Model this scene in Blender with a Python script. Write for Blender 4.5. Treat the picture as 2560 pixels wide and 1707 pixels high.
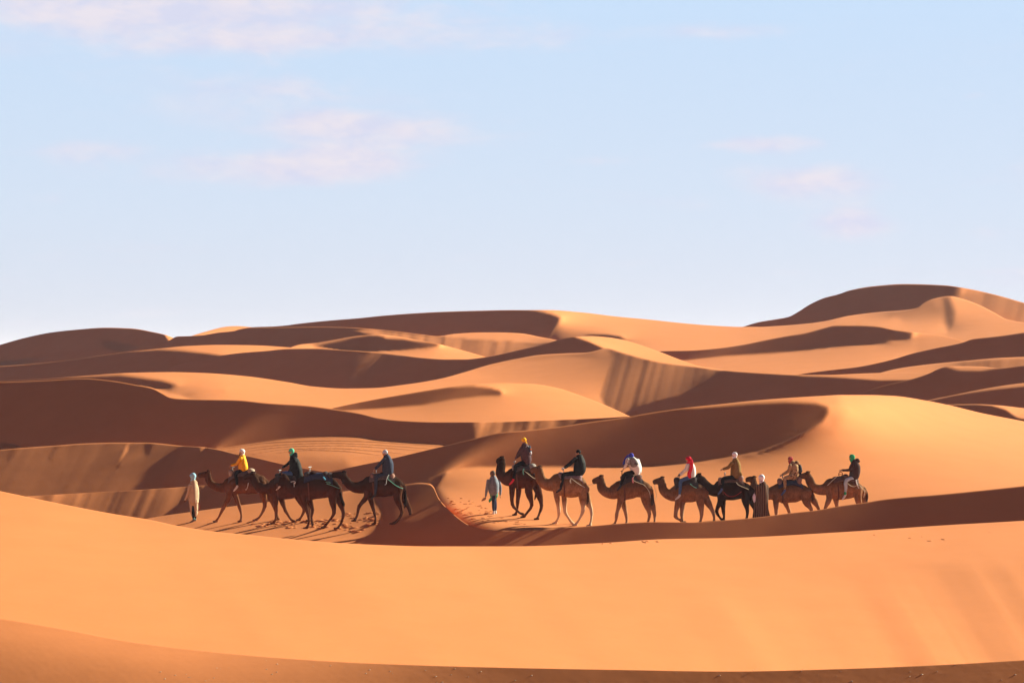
import bpy, math, random
import numpy as np
from mathutils import Vector, Matrix

for o in list(bpy.data.objects):
    bpy.data.objects.remove(o)
SC = bpy.context.scene
COL = SC.collection

# ------------------------------------------------------------------ camera
FPX = 6044.0            # focal length in pixels of the 2560 px wide frame
HOR = 872.0             # row of the true horizon
CAMZ = 10.0
cam_data = bpy.data.cameras.new('camera')
cam_data.sensor_width = 36.0
cam_data.lens = FPX / 2560 * 36.0
cam_data.shift_y = (HOR - 853.5) / 2560.0
cam_data.clip_start = 0.5
cam_data.clip_end = 20000
cam = bpy.data.objects.new('camera', cam_data)
COL.objects.link(cam)
cam.location = (0, 0, CAMZ)
cam.rotation_euler = (math.radians(90), 0, 0)
SC.camera = cam

# ------------------------------------------------------------------ sun, sky, exposure
SUN_EL = math.radians(23)
SUN_AZ = math.radians(30.0)      # from +X (right) towards +Y (away from the camera)
SL = Vector((math.cos(SUN_EL) * math.cos(SUN_AZ), math.cos(SUN_EL) * math.sin(SUN_AZ), math.sin(SUN_EL)))
sd = bpy.data.lights.new('sun', 'SUN')
sd.energy = 5.0
sd.color = (1.0, 1.0, 0.72)
sd.angle = math.radians(0.6)
sun = bpy.data.objects.new('sun', sd)
COL.objects.link(sun)
sun.rotation_euler = (-SL).to_track_quat('-Z', 'Y').to_euler()
sun.location = (200, 100, 120)

W = bpy.data.worlds.new('World')
SC.world = W
W.use_nodes = True
nt = W.node_tree
nt.nodes.clear()
def N(tree, t, **kw):
    n = tree.nodes.new(t)
    for k, v in kw.items():
        setattr(n, k, v)
    return n
def LK(tree, a, b):
    tree.links.new(a, b)
wout = N(nt, 'ShaderNodeOutputWorld')
wbg = N(nt, 'ShaderNodeBackground')
wbg.inputs['Strength'].default_value = 0.05
sky = N(nt, 'ShaderNodeTexSky')
sky.sky_type = 'NISHITA'
sky.sun_disc = False
sky.sun_elevation = SUN_EL
# Blender's sun_rotation turns clockwise from +Y
sky.sun_rotation = math.radians(90) - SUN_AZ
sky.altitude = 700
sky.air_density = 1.0
sky.dust_density = 1.2
sky.ozone_density = 2.0
# thin veil and small soft clouds, from the direction only
tc = N(nt, 'ShaderNodeTexCoord')
sep = N(nt, 'ShaderNodeSeparateXYZ')
LK(nt, tc.outputs['Generated'], sep.inputs[0])
def M(tree, op, a, b=None, c=None, clamp=False):
    n = N(tree, 'ShaderNodeMath', operation=op)
    n.use_clamp = clamp
    for i, v in enumerate((a, b, c)):
        if v is None:
            continue
        if isinstance(v, (int, float)):
            n.inputs[i].default_value = v
        else:
            LK(tree, v, n.inputs[i])
    return n.outputs[0]
# clouds live on a flat deck: direction / (z + k)
zc = M(nt, 'ADD', M(nt, 'MAXIMUM', sep.outputs[2], 0.0), 0.05)
cx = M(nt, 'DIVIDE', sep.outputs[0], zc)
cy = M(nt, 'DIVIDE', sep.outputs[1], zc)
comb = N(nt, 'ShaderNodeCombineXYZ')
LK(nt, cx, comb.inputs[0]); LK(nt, cy, comb.inputs[1])
def noise(tree, vec, scale, detail=4, rough=0.5, dist=0.0, off=(0, 0, 0), sc=(1, 1, 1)):
    mp = N(tree, 'ShaderNodeMapping')
    mp.inputs['Location'].default_value = off
    mp.inputs['Scale'].default_value = sc
    LK(tree, vec, mp.inputs[0])
    n = N(tree, 'ShaderNodeTexNoise')
    n.inputs['Scale'].default_value = scale
    n.inputs['Detail'].default_value = detail
    n.inputs['Roughness'].default_value = rough
    n.inputs['Distortion'].default_value = dist
    LK(tree, mp.outputs[0], n.inputs['Vector'])
    return n.outputs['Fac']
def ramp(tree, fac, stops, interp='LINEAR'):
    r = N(tree, 'ShaderNodeValToRGB')
    r.color_ramp.interpolation = interp
    el = r.color_ramp.elements
    while len(el) > 1:
        el.remove(el[0])
    el[0].position = stops[0][0]; el[0].color = stops[0][1]
    for p, c in stops[1:]:
        e = el.new(p); e.color = c
    LK(tree, fac, r.inputs[0])
    return r.outputs[0]
def g4(v):
    return (v, v, v, 1)
cl1 = noise(nt, comb.outputs[0], 1.15, 5, 0.55, 0.3, (3.1, 1.7, 0), (1.0, 0.55, 1))
cl2 = noise(nt, comb.outputs[0], 0.32, 2, 0.5, 0.0, (8.0, 2.0, 0), (1.0, 0.6, 1))
cm = M(nt, 'ADD', M(nt, 'MULTIPLY', cl1, 0.65), M(nt, 'MULTIPLY', cl2, 0.5))
# banks of cloud that stand where the photograph has them, broken up by the noise
ysafe = M(nt, 'MAXIMUM', sep.outputs[1], 0.02)
ca = M(nt, 'DIVIDE', sep.outputs[0], ysafe)
ce = M(nt, 'DIVIDE', sep.outputs[2], ysafe)
fr = N(nt, 'ShaderNodeCombineXYZ')
LK(nt, ca, fr.inputs[0]); LK(nt, ce, fr.inputs[1])
wob = noise(nt, fr.outputs[0], 34.0, 7, 0.66, 0.6, (0, 0, 0), (1, 3.2, 1))
wob2 = noise(nt, fr.outputs[0], 9.0, 4, 0.55, 0.0, (4, 1, 0), (1, 3.0, 1))
bank = None
for (bx, by, sx, sy, am) in ((150, 15, 330, 36, 1.0), (700, 10, 380, 40, 0.8), (560, 100, 300, 34, 1.0), (1250, 85, 260, 34, 0.55), (640, 222, 190, 30, 0.75),
                             (880, 325, 250, 38, 1.1), (800, 300, 90, 22, 0.6), (690, 425, 260, 34, 1.0), (870, 400, 120, 26, 0.7), (205, 380, 120, 20, 0.7), (80, 495, 90, 14, 0.4),
                             (1840, 78, 130, 16, 0.6), (1925, 360, 110, 18, 1.0), (2040, 455, 130, 36, 1.3), (2130, 560, 70, 30, 1.2), (1680, 510, 120, 16, 0.45),
                             (2430, 240, 40, 10, 0.5), (1520, 403, 70, 10, 0.4), (2470, 580, 50, 20, 0.6), (1250, 650, 180, 20, 0.3)):
    dx = M(nt, 'MULTIPLY', M(nt, 'SUBTRACT', ca, (bx - 1280) / FPX), FPX / (sx * 1.4))
    dy = M(nt, 'MULTIPLY', M(nt, 'SUBTRACT', ce, (HOR - by) / FPX), FPX / (sy * 1.45))
    g = M(nt, 'MULTIPLY', M(nt, 'EXPONENT', M(nt, 'MULTIPLY', M(nt, 'ADD', M(nt, 'MULTIPLY', dx, dx), M(nt, 'MULTIPLY', dy, dy)), -1.0)), am)
    bank = g if bank is None else M(nt, 'ADD', bank, g)
brk = M(nt, 'ADD', M(nt, 'MULTIPLY', wob, 1.1), M(nt, 'MULTIPLY', wob2, 0.9))
cl_b = ramp(nt, M(nt, 'SUBTRACT', M(nt, 'MULTIPLY', bank, 0.9), M(nt, 'SUBTRACT', 1.17, brk)), [(-0.0, g4(0)), (1.15, g4(1))], 'EASE')
cl_w = ramp(nt, cm, [(0.60, g4(0)), (0.80, g4(0.6))], 'EASE')
cloud = M(nt, 'MAXIMUM', cl_b, cl_w)
# pale veil: thick towards the horizon, thin overhead
veil = ramp(nt, sep.outputs[2], [(0.0, g4(0.92)), (0.14, g4(0.86)), (0.26, g4(0.22)), (0.45, g4(0.0))], 'EASE')
veilcol = ramp(nt, sep.outputs[2], [(0.0, (0.66, 0.675, 0.765, 1)), (0.0001, (0.64, 0.675, 0.765, 1)), (0.06, (0.605, 0.71, 0.85, 1)), (0.15, (0.55, 0.73, 0.94, 1))])
vs = N(nt, 'ShaderNodeVectorMath', operation='SCALE')
LK(nt, veilcol, vs.inputs[0]); vs.inputs[3].default_value = 8.3
ss = N(nt, 'ShaderNodeVectorMath', operation='MULTIPLY')
LK(nt, sky.outputs[0], ss.inputs[0]); ss.inputs[1].default_value = (0.25, 0.11, 0.18)
mix1 = N(nt, 'ShaderNodeMix', data_type='RGBA')
LK(nt, veil, mix1.inputs[0])
LK(nt, ss.outputs[0], mix1.inputs[6])
LK(nt, vs.outputs[0], mix1.inputs[7])
mix2 = N(nt, 'ShaderNodeMix', data_type='RGBA')
lowonly = ramp(nt, sep.outputs[2], [(0.0, g4(0.95)), (0.2, g4(0.95)), (0.5, g4(0.1))])
LK(nt, M(nt, 'MULTIPLY', cloud, lowonly), mix2.inputs[0])
LK(nt, mix1.outputs[2], mix2.inputs[6])
ctone = ramp(nt, noise(nt, fr.outputs[0], 48.0, 5, 0.6, 0.3, (7, 3, 0), (1, 2.2, 1)), [(0.38, (0.490, 0.500, 0.620, 1)), (0.62, (0.590, 0.550, 0.605, 1))])
ctv = N(nt, 'ShaderNodeVectorMath', operation='SCALE')
LK(nt, ctone, ctv.inputs[0]); ctv.inputs[3].default_value = 10.0
LK(nt, ctv.outputs[0], mix2.inputs[7])
LK(nt, mix2.outputs[2], wbg.inputs['Color'])
LK(nt, wbg.outputs[0], wout.inputs[0])

SC.view_settings.view_transform = 'Standard'
SC.view_settings.look = 'None'
SC.view_settings.exposure = 1.5
SC.view_settings.gamma = 1.0
SC.view_settings.use_curve_mapping = False
SC.render.engine = 'CYCLES'
SC.cycles.max_bounces = 6
SC.cycles.diffuse_bounces = 3
# ------------------------------------------------------------------ materials
def new_mat(name):
    m = bpy.data.materials.new(name)
    m.use_nodes = True
    t = m.node_tree
    b = t.nodes['Principled BSDF']
    return m, t, b

def make_sand():
    m, t, b = new_mat('sand')
    geo = N(t, 'ShaderNodeNewGeometry')
    pos = geo.outputs['Position']
    big = noise(t, pos, 0.02, 4, 0.55)
    mid = noise(t, pos, 0.5, 5, 0.6)
    fine = noise(t, pos, 9.0, 4, 0.7)
    f = M(t, 'ADD', M(t, 'MULTIPLY', big, 0.5), M(t, 'ADD', M(t, 'MULTIPLY', mid, 0.3), M(t, 'MULTIPLY', fine, 0.2)))
    c = ramp(t, f, [(0.3, (0.55, 0.178, 0.066, 1)), (0.7, (0.65, 0.218, 0.082, 1))])
    LK(t, c, b.inputs['Base Color'])
    b.inputs['Roughness'].default_value = 0.95
    b.inputs['Specular IOR Level'].default_value = 0.08
    # wind ripples and grain, a few mm high
    wv = N(t, 'ShaderNodeTexWave', wave_type='BANDS', bands_direction='X', wave_profile='SIN')
    mp = N(t, 'ShaderNodeMapping')
    mp.inputs['Rotation'].default_value = (0, 0, math.radians(-25))
    LK(t, pos, mp.inputs[0]); LK(t, mp.outputs[0], wv.inputs['Vector'])
    wv.inputs['Scale'].default_value = 3.2
    wv.inputs['Distortion'].default_value = 5.0
    wv.inputs['Detail'].default_value = 2
    wv.inputs['Detail Scale'].default_value = 0.6
    area = ramp(t, noise(t, pos, 0.045, 2, 0.5, 0, (20, 4, 0)), [(0.42, g4(0.15)), (0.62, g4(1))])
    hgt = M(t, 'ADD', M(t, 'MULTIPLY', M(t, 'MULTIPLY', wv.outputs['Fac'], area), 0.0004),
            M(t, 'ADD', M(t, 'MULTIPLY', fine, 0.0022), M(t, 'MULTIPLY', mid, 0.03)))
    bp = N(t, 'ShaderNodeBump')
    bp.inputs['Strength'].default_value = 0.55
    bp.inputs['Distance'].default_value = 1.0
    LK(t, hgt, bp.inputs['Height'])
    LK(t, bp.outputs[0], b.inputs['Normal'])
    return m
SAND = make_sand()
# ------------------------------------------------------------------ helpers
def tag(o, label=None, cat=None, group=None, kind=None):
    if label: o['label'] = label
    if cat: o['category'] = cat
    if group: o['group'] = group
    if kind: o['kind'] = kind
    return o

def mesh_obj(name, verts, faces, mat, parent=None, smooth=True):
    me = bpy.data.meshes.new(name)
    verts = np.asarray(verts, dtype=np.float64)
    me.from_pydata([tuple(v) for v in verts], [], [tuple(f) for f in faces])
    if mat: me.materials.append(mat)
    if smooth:
        me.polygons.foreach_set('use_smooth', [True] * len(me.polygons))
    me.update()
    o = bpy.data.objects.new(name, me)
    COL.objects.link(o)
    if parent: o.parent = parent
    return o

def grid_obj(name, P, mat):
    """P: rows x cols x 3"""
    nr, nc, _ = P.shape
    me = bpy.data.meshes.new(name)
    idx = np.arange(nr * nc).reshape(nr, nc)
    q = np.stack([idx[:-1, :-1], idx[:-1, 1:], idx[1:, 1:], idx[1:, :-1]], -1).reshape(-1, 4)
    me.vertices.add(nr * nc)
    me.vertices.foreach_set('co', P.reshape(-1).astype(np.float32))
    me.loops.add(q.size)
    me.loops.foreach_set('vertex_index', q.reshape(-1).astype(np.int32))
    me.polygons.add(len(q))
    me.polygons.foreach_set('loop_start', np.arange(0, q.size, 4, dtype=np.int32))
    me.polygons.foreach_set('loop_total', np.full(len(q), 4, dtype=np.int32))
    me.polygons.foreach_set('use_smooth', np.ones(len(q), dtype=bool))
    me.update(calc_edges=True)
    me.materials.append(mat)
    o = bpy.data.objects.new(name, me)
    COL.objects.link(o)
    return o

def pchip(x, y, xi):
    x = np.asarray(x, float); y = np.asarray(y, float)
    h = np.diff(x); d = np.diff(y) / h
    m = np.zeros(len(x))
    if len(x) > 2:
        w1 = 2 * h[1:] + h[:-1]; w2 = h[1:] + 2 * h[:-1]
        ok = d[:-1] * d[1:] > 0
        m[1:-1] = np.where(ok, (w1 + w2) / np.where(ok, w1 / np.where(ok, d[:-1], 1) + w2 / np.where(ok, d[1:], 1), 1), 0)
    m[0] = d[0]; m[-1] = d[-1]
    k = np.clip(np.searchsorted(x, xi) - 1, 0, len(x) - 2)
    t = (xi - x[k]) / h[k]
    tt = np.clip(t, 0, 1)
    r = ((1 + 2 * tt) * (1 - tt) ** 2 * y[k] + tt * (1 - tt) ** 2 * h[k] * m[k]
         + tt ** 2 * (3 - 2 * tt) * y[k + 1] + tt ** 2 * (tt - 1) * h[k] * m[k + 1])
    # straight on beyond the ends
    r = np.where(t < 0, y[0] + np.maximum(xi - x[0], -300) * m[0] * 0.6, r)
    r = np.where(t > 1, y[-1] + np.minimum(xi - x[-1], 300) * m[-1] * 0.6, r)
    return r

def poly_sd(poly, X, Y):
    """signed distance (negative inside) to a closed polygon, in pixels"""
    P = np.asarray(poly, float)
    d = np.full(X.shape, 1e9); inside = np.zeros(X.shape, bool)
    n = len(P)
    for i in range(n):
        ax, ay = P[i]; bx, by = P[(i + 1) % n]
        ex, ey = bx - ax, by - ay
        L = ex * ex + ey * ey + 1e-9
        t = np.clip(((X - ax) * ex + (Y - ay) * ey) / L, 0, 1)
        d = np.minimum(d, np.hypot(X - ax - t * ex, Y - ay - t * ey))
        if ay != by:
            c = ((ay > Y) != (by > Y)) & (X < ex * (Y - ay) / (by - ay) + ax)
            inside ^= c
    return np.where(inside, -d, d)

def smooth01(t):
    t = np.clip(t, 0, 1)
    return t * t * (3 - 2 * t)

def n1(x, seed=0):
    """smooth 1-D value noise"""
    rs = np.random.RandomState(seed)
    tab = rs.rand(512) * 2 - 1
    i = np.floor(x).astype(int); f = x - i
    f = f * f * (3 - 2 * f)
    return tab[i % 512] * (1 - f) + tab[(i + 1) % 512] * f

LX, LY = math.cos(SUN_AZ), math.sin(SUN_AZ)

def prior(s):
    """preferred slope (zx, zy) for a wanted slope s towards the sun"""
    zy = np.interp(s, [-0.25, -0.05, 0.07, 0.2, 0.3, 0.424, 0.48, 0.6], [0.03, 0.07, 0.11, 0.18, 0.24, 0.34, 0.38, 0.45])
    zx = (s - LY * zy) / LX
    return zx, zy

def solve_sheet(top, bot, px, tone, nr, w_q=0.30, w_p=0.10, w_s=0.6, anchor=None, iters=(400, 260, 200)):
    """shape from slope: finds ln(distance) on a rows x cols sheet seen between the rows bot and top"""
    U = (px - 1280) / FPX
    levels = [(max(nr // 4, 5), 8), (max(nr // 2, 7), 3), (nr, 1)]
    rho = None; prev = None
    for li, (rr, st) in enumerate(levels):
        ci = np.arange(0, len(px), st)
        if ci[-1] != len(px) - 1: ci = np.append(ci, len(px) - 1)
        u = U[ci]; T = (HOR - top[ci]) / FPX; B = (HOR - bot[ci]) / FPX
        t = np.linspace(0, 1, rr)[:, None]
        V = B[None] + t * (T - B)[None]
        du = np.diff(u)[None]
        uc = 0.5 * (u[1:] + u[:-1])[None]
        Vc = 0.25 * (V[1:, 1:] + V[:-1, 1:] + V[1:, :-1] + V[:-1, :-1])
        H = 0.5 * ((V[1:] - V[:-1])[:, 1:] + (V[1:] - V[:-1])[:, :-1])
        Vu = 0.5 * ((V[:, 1:] - V[:, :-1])[1:] + (V[:, 1:] - V[:, :-1])[:-1]) / du
        X = uc * FPX + 1280 + 0 * Vc; Y = HOR - Vc * FPX
        s = tone(X, Y)
        zx, zy = prior(s)
        w = np.maximum(zy + zx * uc - Vc, 0.03)
        q0 = 1 / w; p0 = -zx / w
        iq = 1 / q0
        # residual blocks, each linear in (dr_u, dr_t)
        cp = [iq * LX, 0 * iq, w_p * iq]
        cq = [iq * (s - LY * Vc), w_q * iq, 0 * iq]
        rhs = [iq * LY, w_q * iq * q0, w_p * iq * p0]
        area = np.sqrt(np.abs(H) * du) / np.sqrt(np.mean(np.abs(H) * du))
        cp = [c * area for c in cp]; cq = [c * area for c in cq]; rhs = [c * area for c in rhs]
        def D(r):
            a = 0.5 * ((r[1:, 1:] - r[1:, :-1]) + (r[:-1, 1:] - r[:-1, :-1])) / du
            b = 0.5 * ((r[1:, 1:] - r[:-1, 1:]) + (r[1:, :-1] - r[:-1, :-1])) / H
            return a - b * Vu, b
        def DT(gp, gq):
            ga = gp / du * 0.5
            gb = (gq - gp * Vu) / H * 0.5
            o = np.zeros((rr, len(u)))
            o[1:, 1:] += ga + gb; o[1:, :-1] += -ga + gb
            o[:-1, 1:] += ga - gb; o[:-1, :-1] += -ga - gb
            return o
        k1 = w_s * 6.0; k2 = w_s * 2.0 / st
        def A(r):
            p, q = D(r)
            gp = 0; gq = 0
            for a, b in zip(cp, cq):
                e = a * p + b * q
                gp = gp + a * e; gq = gq + b * e
            o = DT(gp, gq)
            e = (r[2:] - 2 * r[1:-1] + r[:-2]) * k1 * k1
            o[2:] += e; o[1:-1] -= 2 * e; o[:-2] += e
            e = (r[:, 2:] - 2 * r[:, 1:-1] + r[:, :-2]) * k2 * k2
            o[:, 2:] += e; o[:, 1:-1] -= 2 * e; o[:, :-2] += e
            if aw is not None:
                o += aw * aw * r
            return o
        aw = None; bv = np.zeros((rr, len(u)))
        gp = sum(a * c for a, c in zip(cp, rhs)); gq = sum(b * c for b, c in zip(cq, rhs))
        bv = DT(gp, gq)
        if anchor is not None:
            ay, ar, aweight = anchor
            av = (HOR - ay[ci]) / FPX
            tt = (av - B) / (T - B)
            ok = (tt > 0) & (tt <= 1.0) & np.isfinite(ar[ci])
            jj = np.clip(np.rint(tt * (rr - 1)), 0, rr - 1).astype(int)
            aw = np.zeros((rr, len(u)))
            k = np.where(ok)[0]
            aw[jj[k], k] = aweight * math.sqrt(st)
            tgt = np.zeros_like(aw); tgt[jj[k], k] = ar[ci][k]
            bv = bv + aw * aw * tgt
        else:
            aw = np.full((rr, len(u)), 1e-5)
        diag = 1.0 + DT_diag(cp, cq, du, H, Vu, rr, len(u)) + 6 * k1 * k1 + 6 * k2 * k2
        if rho is None:
            r = np.zeros((rr, len(u))) + (np.nanmean(anchor[1]) if anchor is not None else 0)
            r = r + np.cumsum(np.vstack([np.zeros((1, len(u))), np.full((rr - 1, len(u)), 1.0) * (T - B)[None] / (rr - 1) * 4]), 0)
        else:
            ru = np.stack([np.interp(u, prev[1], rho[j]) for j in range(rho.shape[0])])
            tj = np.linspace(0, 1, rr) * (rho.shape[0] - 1)
            j0 = np.clip(np.floor(tj).astype(int), 0, rho.shape[0] - 2); f = (tj - j0)[:, None]
            r = ru[j0] * (1 - f) + ru[j0 + 1] * f
        res = bv - A(r); z = res / diag; pdir = z.copy(); rz = np.sum(res * z)
        for it in range(iters[li]):
            Ap = A(pdir); al = rz / max(np.sum(pdir * Ap), 1e-30)
            r = r + al * pdir; res = res - al * Ap
            z = res / diag; rz2 = np.sum(res * z)
            if rz2 < 1e-12: break
            pdir = z + (rz2 / rz) * pdir; rz = rz2
        rho = r; prev = (rr, u)
    return rho, V

def DT_diag(cp, cq, du, H, Vu, rr, nc):
    o = np.zeros((rr, nc))
    for a, b in zip(cp, cq):
        for sa, sb, sl in ((1, 1, (slice(1, None), slice(1, None))), (-1, 1, (slice(1, None), slice(None, -1))),
                           (1, -1, (slice(None, -1), slice(1, None))), (-1, -1, (slice(None, -1), slice(None, -1)))):
            c = a * (sa * 0.5 / du - sb * 0.5 / H * Vu) + b * sb * 0.5 / H
            o[sl] += c * c
    return o

DARK, BR, MED, LIT, SUNNY = 0.385, 0.20, 0.07, -0.05, -0.14
STEP = 5.0
PXALL = np.arange(-600, 3161, STEP)

class Sheet: pass
SHEETS = []      # near to far
def env_all():
    """row and ln(distance) of the nearer silhouette, per column"""
    y = np.full(len(PXALL), 1e9); r = np.full(len(PXALL), np.nan)
    for s in SHEETS:
        m = np.zeros(len(PXALL), bool); m[s.c0:s.c1] = True
        yy = np.full(len(PXALL), 1e9); yy[s.c0:s.c1] = s.top
        rr = np.full(len(PXALL), np.nan); rr[s.c0:s.c1] = s.rho[-1]
        b = m & (yy < y)
        y = np.where(b, yy, y); r = np.where(b, rr, r)
    return y, r

def sheet(name, label, top, base, patches=(), gap=0.10, below=45, bottom=None, D=None, mat=None,
          w_q=0.30, aw=3.0, w_s=0.6, tie=None, minh=28, back=0.45, fuzz=0.0, w_p=0.1):
    tp = np.array(top, float)
    x0, x1 = tp[0, 0], tp[-1, 0]
    c0 = 0 if x0 <= 0 else int(np.searchsorted(PXALL, x0))
    c1 = len(PXALL) if x1 >= 2560 else int(np.searchsorted(PXALL, x1))
    px = PXALL[c0:c1]
    tY = pchip(tp[:, 0], tp[:, 1], px)
    ey, er = env_all()
    ey = ey[c0:c1]; er = er[c0:c1]
    if bottom is None:
        bY = np.maximum(ey + below, tY + minh)
        k = np.ones(9) / 9; pad = np.pad(bY, 4, mode='edge')
        bY = np.maximum(np.convolve(pad, k, 'valid'), tY + minh * 0.8)
    else:
        bp = np.array(bottom, float); bY = pchip(bp[:, 0], bp[:, 1], px)
    Hmax = np.percentile(bY - tY, 90)
    nr = int(np.clip(Hmax / 4.0, 12, 96))
    def tone(X, Y):
        s = np.full(X.shape, base(X, Y) if callable(base) else base, float) if not callable(base) else base(X, Y)
        for p in patches:
            poly, tv, soft = p[0], p[1], p[2]
            sd_ = poly_sd(poly, X, Y)
            m = smooth01(0.5 - sd_ / (2 * max(soft, 1.2)))
            val = tv(X, Y) if callable(tv) else tv
            s = s * (1 - m) + val * m
        return np.interp(s, [-0.3, -0.15, -0.09, 0, 0.1, 0.2, 0.26, 0.306, 0.385], [-0.25, -0.1, -0.04, 0.07, 0.19, 0.31, 0.375, 0.424, 0.485])
    # the silhouette has to sit in front of nothing nearer: tie to what stands before it
    if D is not None:
        anc = (bY * 0 + D[1], np.where(np.abs(px - D[0]) < 40, math.log(D[2]), np.nan), 30.0)
        rho, V = solve_sheet(tY, bY, px, tone, nr, w_q=w_q, w_s=w_s, anchor=anc, w_p=w_p)
    else:
        vis = tY < ey - 1
        anc = (np.maximum(ey, tY), np.where(vis, er + math.log(1 + gap) , np.nan), aw)
        if tie is not None:
            anc = (anc[0], np.where((px > tie[0]) & (px < tie[1]), anc[1], np.nan), aw)
        rho, V = solve_sheet(tY, bY, px, tone, nr, w_q=w_q, w_s=w_s, anchor=anc, w_p=w_p)
        # shift so that no column of it comes nearer than the silhouette before it
        ev = (HOR - ey) / FPX
        tt = np.clip((ev - V[0]) / (V[-1] - V[0]), 0, 1) * (nr - 1)
        j = np.clip(np.floor(tt).astype(int), 0, nr - 2); f = tt - j
        rr_ = rho[j, np.arange(len(px))] * (1 - f) + rho[j + 1, np.arange(len(px))] * f
        dd = (rr_ - er)[vis & (px > -100) & (px < 2660)]
        mn = np.nanpercentile(dd, 1)
        sh = math.log(1 + gap * 0.35) - mn
        if sh > 0: rho = rho + sh
        print('SHEET %-18s tie min %.3f shift %.3f' % (name, mn, sh if sh > 0 else 0))
    # whatever stays hidden must stay behind the nearer sheets
    for n in SHEETS:
        a = max(n.c0, c0); b = min(n.c1, c1)
        for c in range(a, b):
            vn = n.V[:, c - n.c0]; rn = n.rho[:, c - n.c0]
            k = V[:, c - c0] < vn[-1] - 1.5 / FPX
            if k.any():
                lo = np.interp(V[k, c - c0], vn, rn) + 0.006
                rho[k, c - c0] = np.maximum(rho[k, c - c0], lo)
    s_ = Sheet(); s_.name = name; s_.c0 = c0; s_.c1 = c1; s_.top = tY; s_.bot = bY; s_.rho = rho; s_.V = V; s_.px = px
    q = np.diff(rho, axis=0) / np.diff(V, axis=0)
    print('  D %.0f..%.0f  rows %d  q<0: %.3f' % (math.exp(rho.min()), math.exp(rho.max()), nr, np.mean(q <= 0)))
    SHEETS.append(s_)
    Dm = np.exp(rho); U = (px - 1280) / FPX
    P = np.stack([U[None] * Dm, Dm, V * Dm + CAMZ], -1)
    # hidden lee behind the crest
    ext = []
    top_ = P[-1]
    rise = np.linalg.norm((P[-1] - P[-2])[:, 1:], axis=1)
    for k_, (dy, dz) in enumerate(((0.0006, 0.0), (0.004, 1), (0.02, 1), (0.06, 1), (0.16, 1))):
        e = top_.copy(); dd_ = top_[:, 1] * dy
        e[:, 1] += dd_; e[:, 0] += dd_ * U
        e[:, 2] = top_[:, 2] + dd_ * (V[-1]) - dd_ * back * dz
        ext.append(e)
    # and a foot running down under whatever stands before it
    f1 = P[0].copy(); f1[:, 1] *= 0.985; f1[:, 0] *= 0.985; f1[:, 2] -= 0.012 * P[0][:, 1]
    P = np.concatenate([f1[None], P, np.stack(ext)], 0)
    o = grid_obj(name, P, mat or SAND)
    tag(o, label=label, kind='structure')
    s_.obj = o
    return s_

def at(sheet_, x, y):
    """point of a sheet seen at pixel x, y"""
    s = sheet_
    i = (x - s.px[0]) / STEP
    i0 = int(np.clip(math.floor(i), 0, len(s.px) - 2)); f = i - i0
    v = (HOR - y) / FPX
    r = 0
    for k, w in ((i0, 1 - f), (i0 + 1, f)):
        Vc = s.V[:, k]
        r += w * np.interp(v, Vc, s.rho[:, k])
    Dd = math.exp(r)
    return Vector(((x - 1280) / FPX * Dd, Dd, v * Dd + CAMZ)), Dd
# ------------------------------------------------------------------ the dunes, near to far
def streaks(base_, amp, wl, slant, seed, wl2=None):
    def f(X, Y):
        a = (X + slant * Y) / wl
        v = n1(a, seed) * 0.65 + n1(a * 2.7, seed + 1) * 0.35
        return base_ + amp * v
    return f

# nearest rise, at the photographer's feet
def near_tone(X, Y):
    top_ = np.interp(X, [-300, 0, 490, 925, 1280, 1824, 2560], [1515, 1545, 1624, 1657, 1668, 1677, 1649])
    base = 0.20 + 0.055 * smooth01((X - 200) / 2000)
    k = np.exp(-np.maximum(Y - top_, 0) / 75.0) * smooth01((1400 - X) / 1100)
    return base - 0.37 * k
NEAR = sheet('near_dune', 'low near sand rise along the bottom edge',
    [(-300, 1515), (0, 1545), (163, 1572), (327, 1603), (490, 1624), (707, 1644), (925, 1657), (1280, 1668), (1552, 1673),
     (1824, 1677), (2096, 1671), (2368, 1660), (2560, 1649), (2860, 1635)],
    near_tone, D=(1280, 1700, 26.0), bottom=[(-300, 1790), (2860, 1790)], w_q=0.5)

def front_tone(X, Y):
    s = np.full(X.shape, -0.09)
    # calmer light just under the crest, brighter in the middle
    top_ = np.interp(X, [0, 544, 1280, 2560], [1227, 1329, 1365, 1301])
    s = s + 0.07 * np.exp(-np.maximum(Y - top_, 0) / 35.0)
    r = smooth01((X - 1900) / 700) * smooth01((Y - 1380) / 60)
    st = n1((X - 0.62 * Y) / 46, 5) * 0.6 + n1((X - 0.62 * Y) / 17, 6) * 0.2
    s = s + r * (0.12 + 0.07 * st) + 0.012 * n1((X + 1.3 * Y) / 210, 12) + 0.010 * n1((X - 0.9 * Y) / 90, 13)
    r2 = smooth01((X - 1300) / 700) * smooth01((Y - 1450) / 80)
    s = s + r2 * 0.02 * n1((X - 0.7 * Y) / 60, 9)
    return s
FRONT = sheet('foreground_dune', 'broad sunlit foreground dune below the caravan',
    [(-300, 1165), (0, 1227), (109, 1250), (272, 1282), (381, 1300), (435, 1312), (544, 1329), (599, 1334), (762, 1350),
     (893, 1359), (1088, 1365), (1280, 1365), (1498, 1357), (1661, 1347), (1824, 1344), (2096, 1330), (2368, 1312),
     (2560, 1301), (2860, 1280)],
    front_tone, D=(1280, 1366, 80.0), w_q=0.35)

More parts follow.
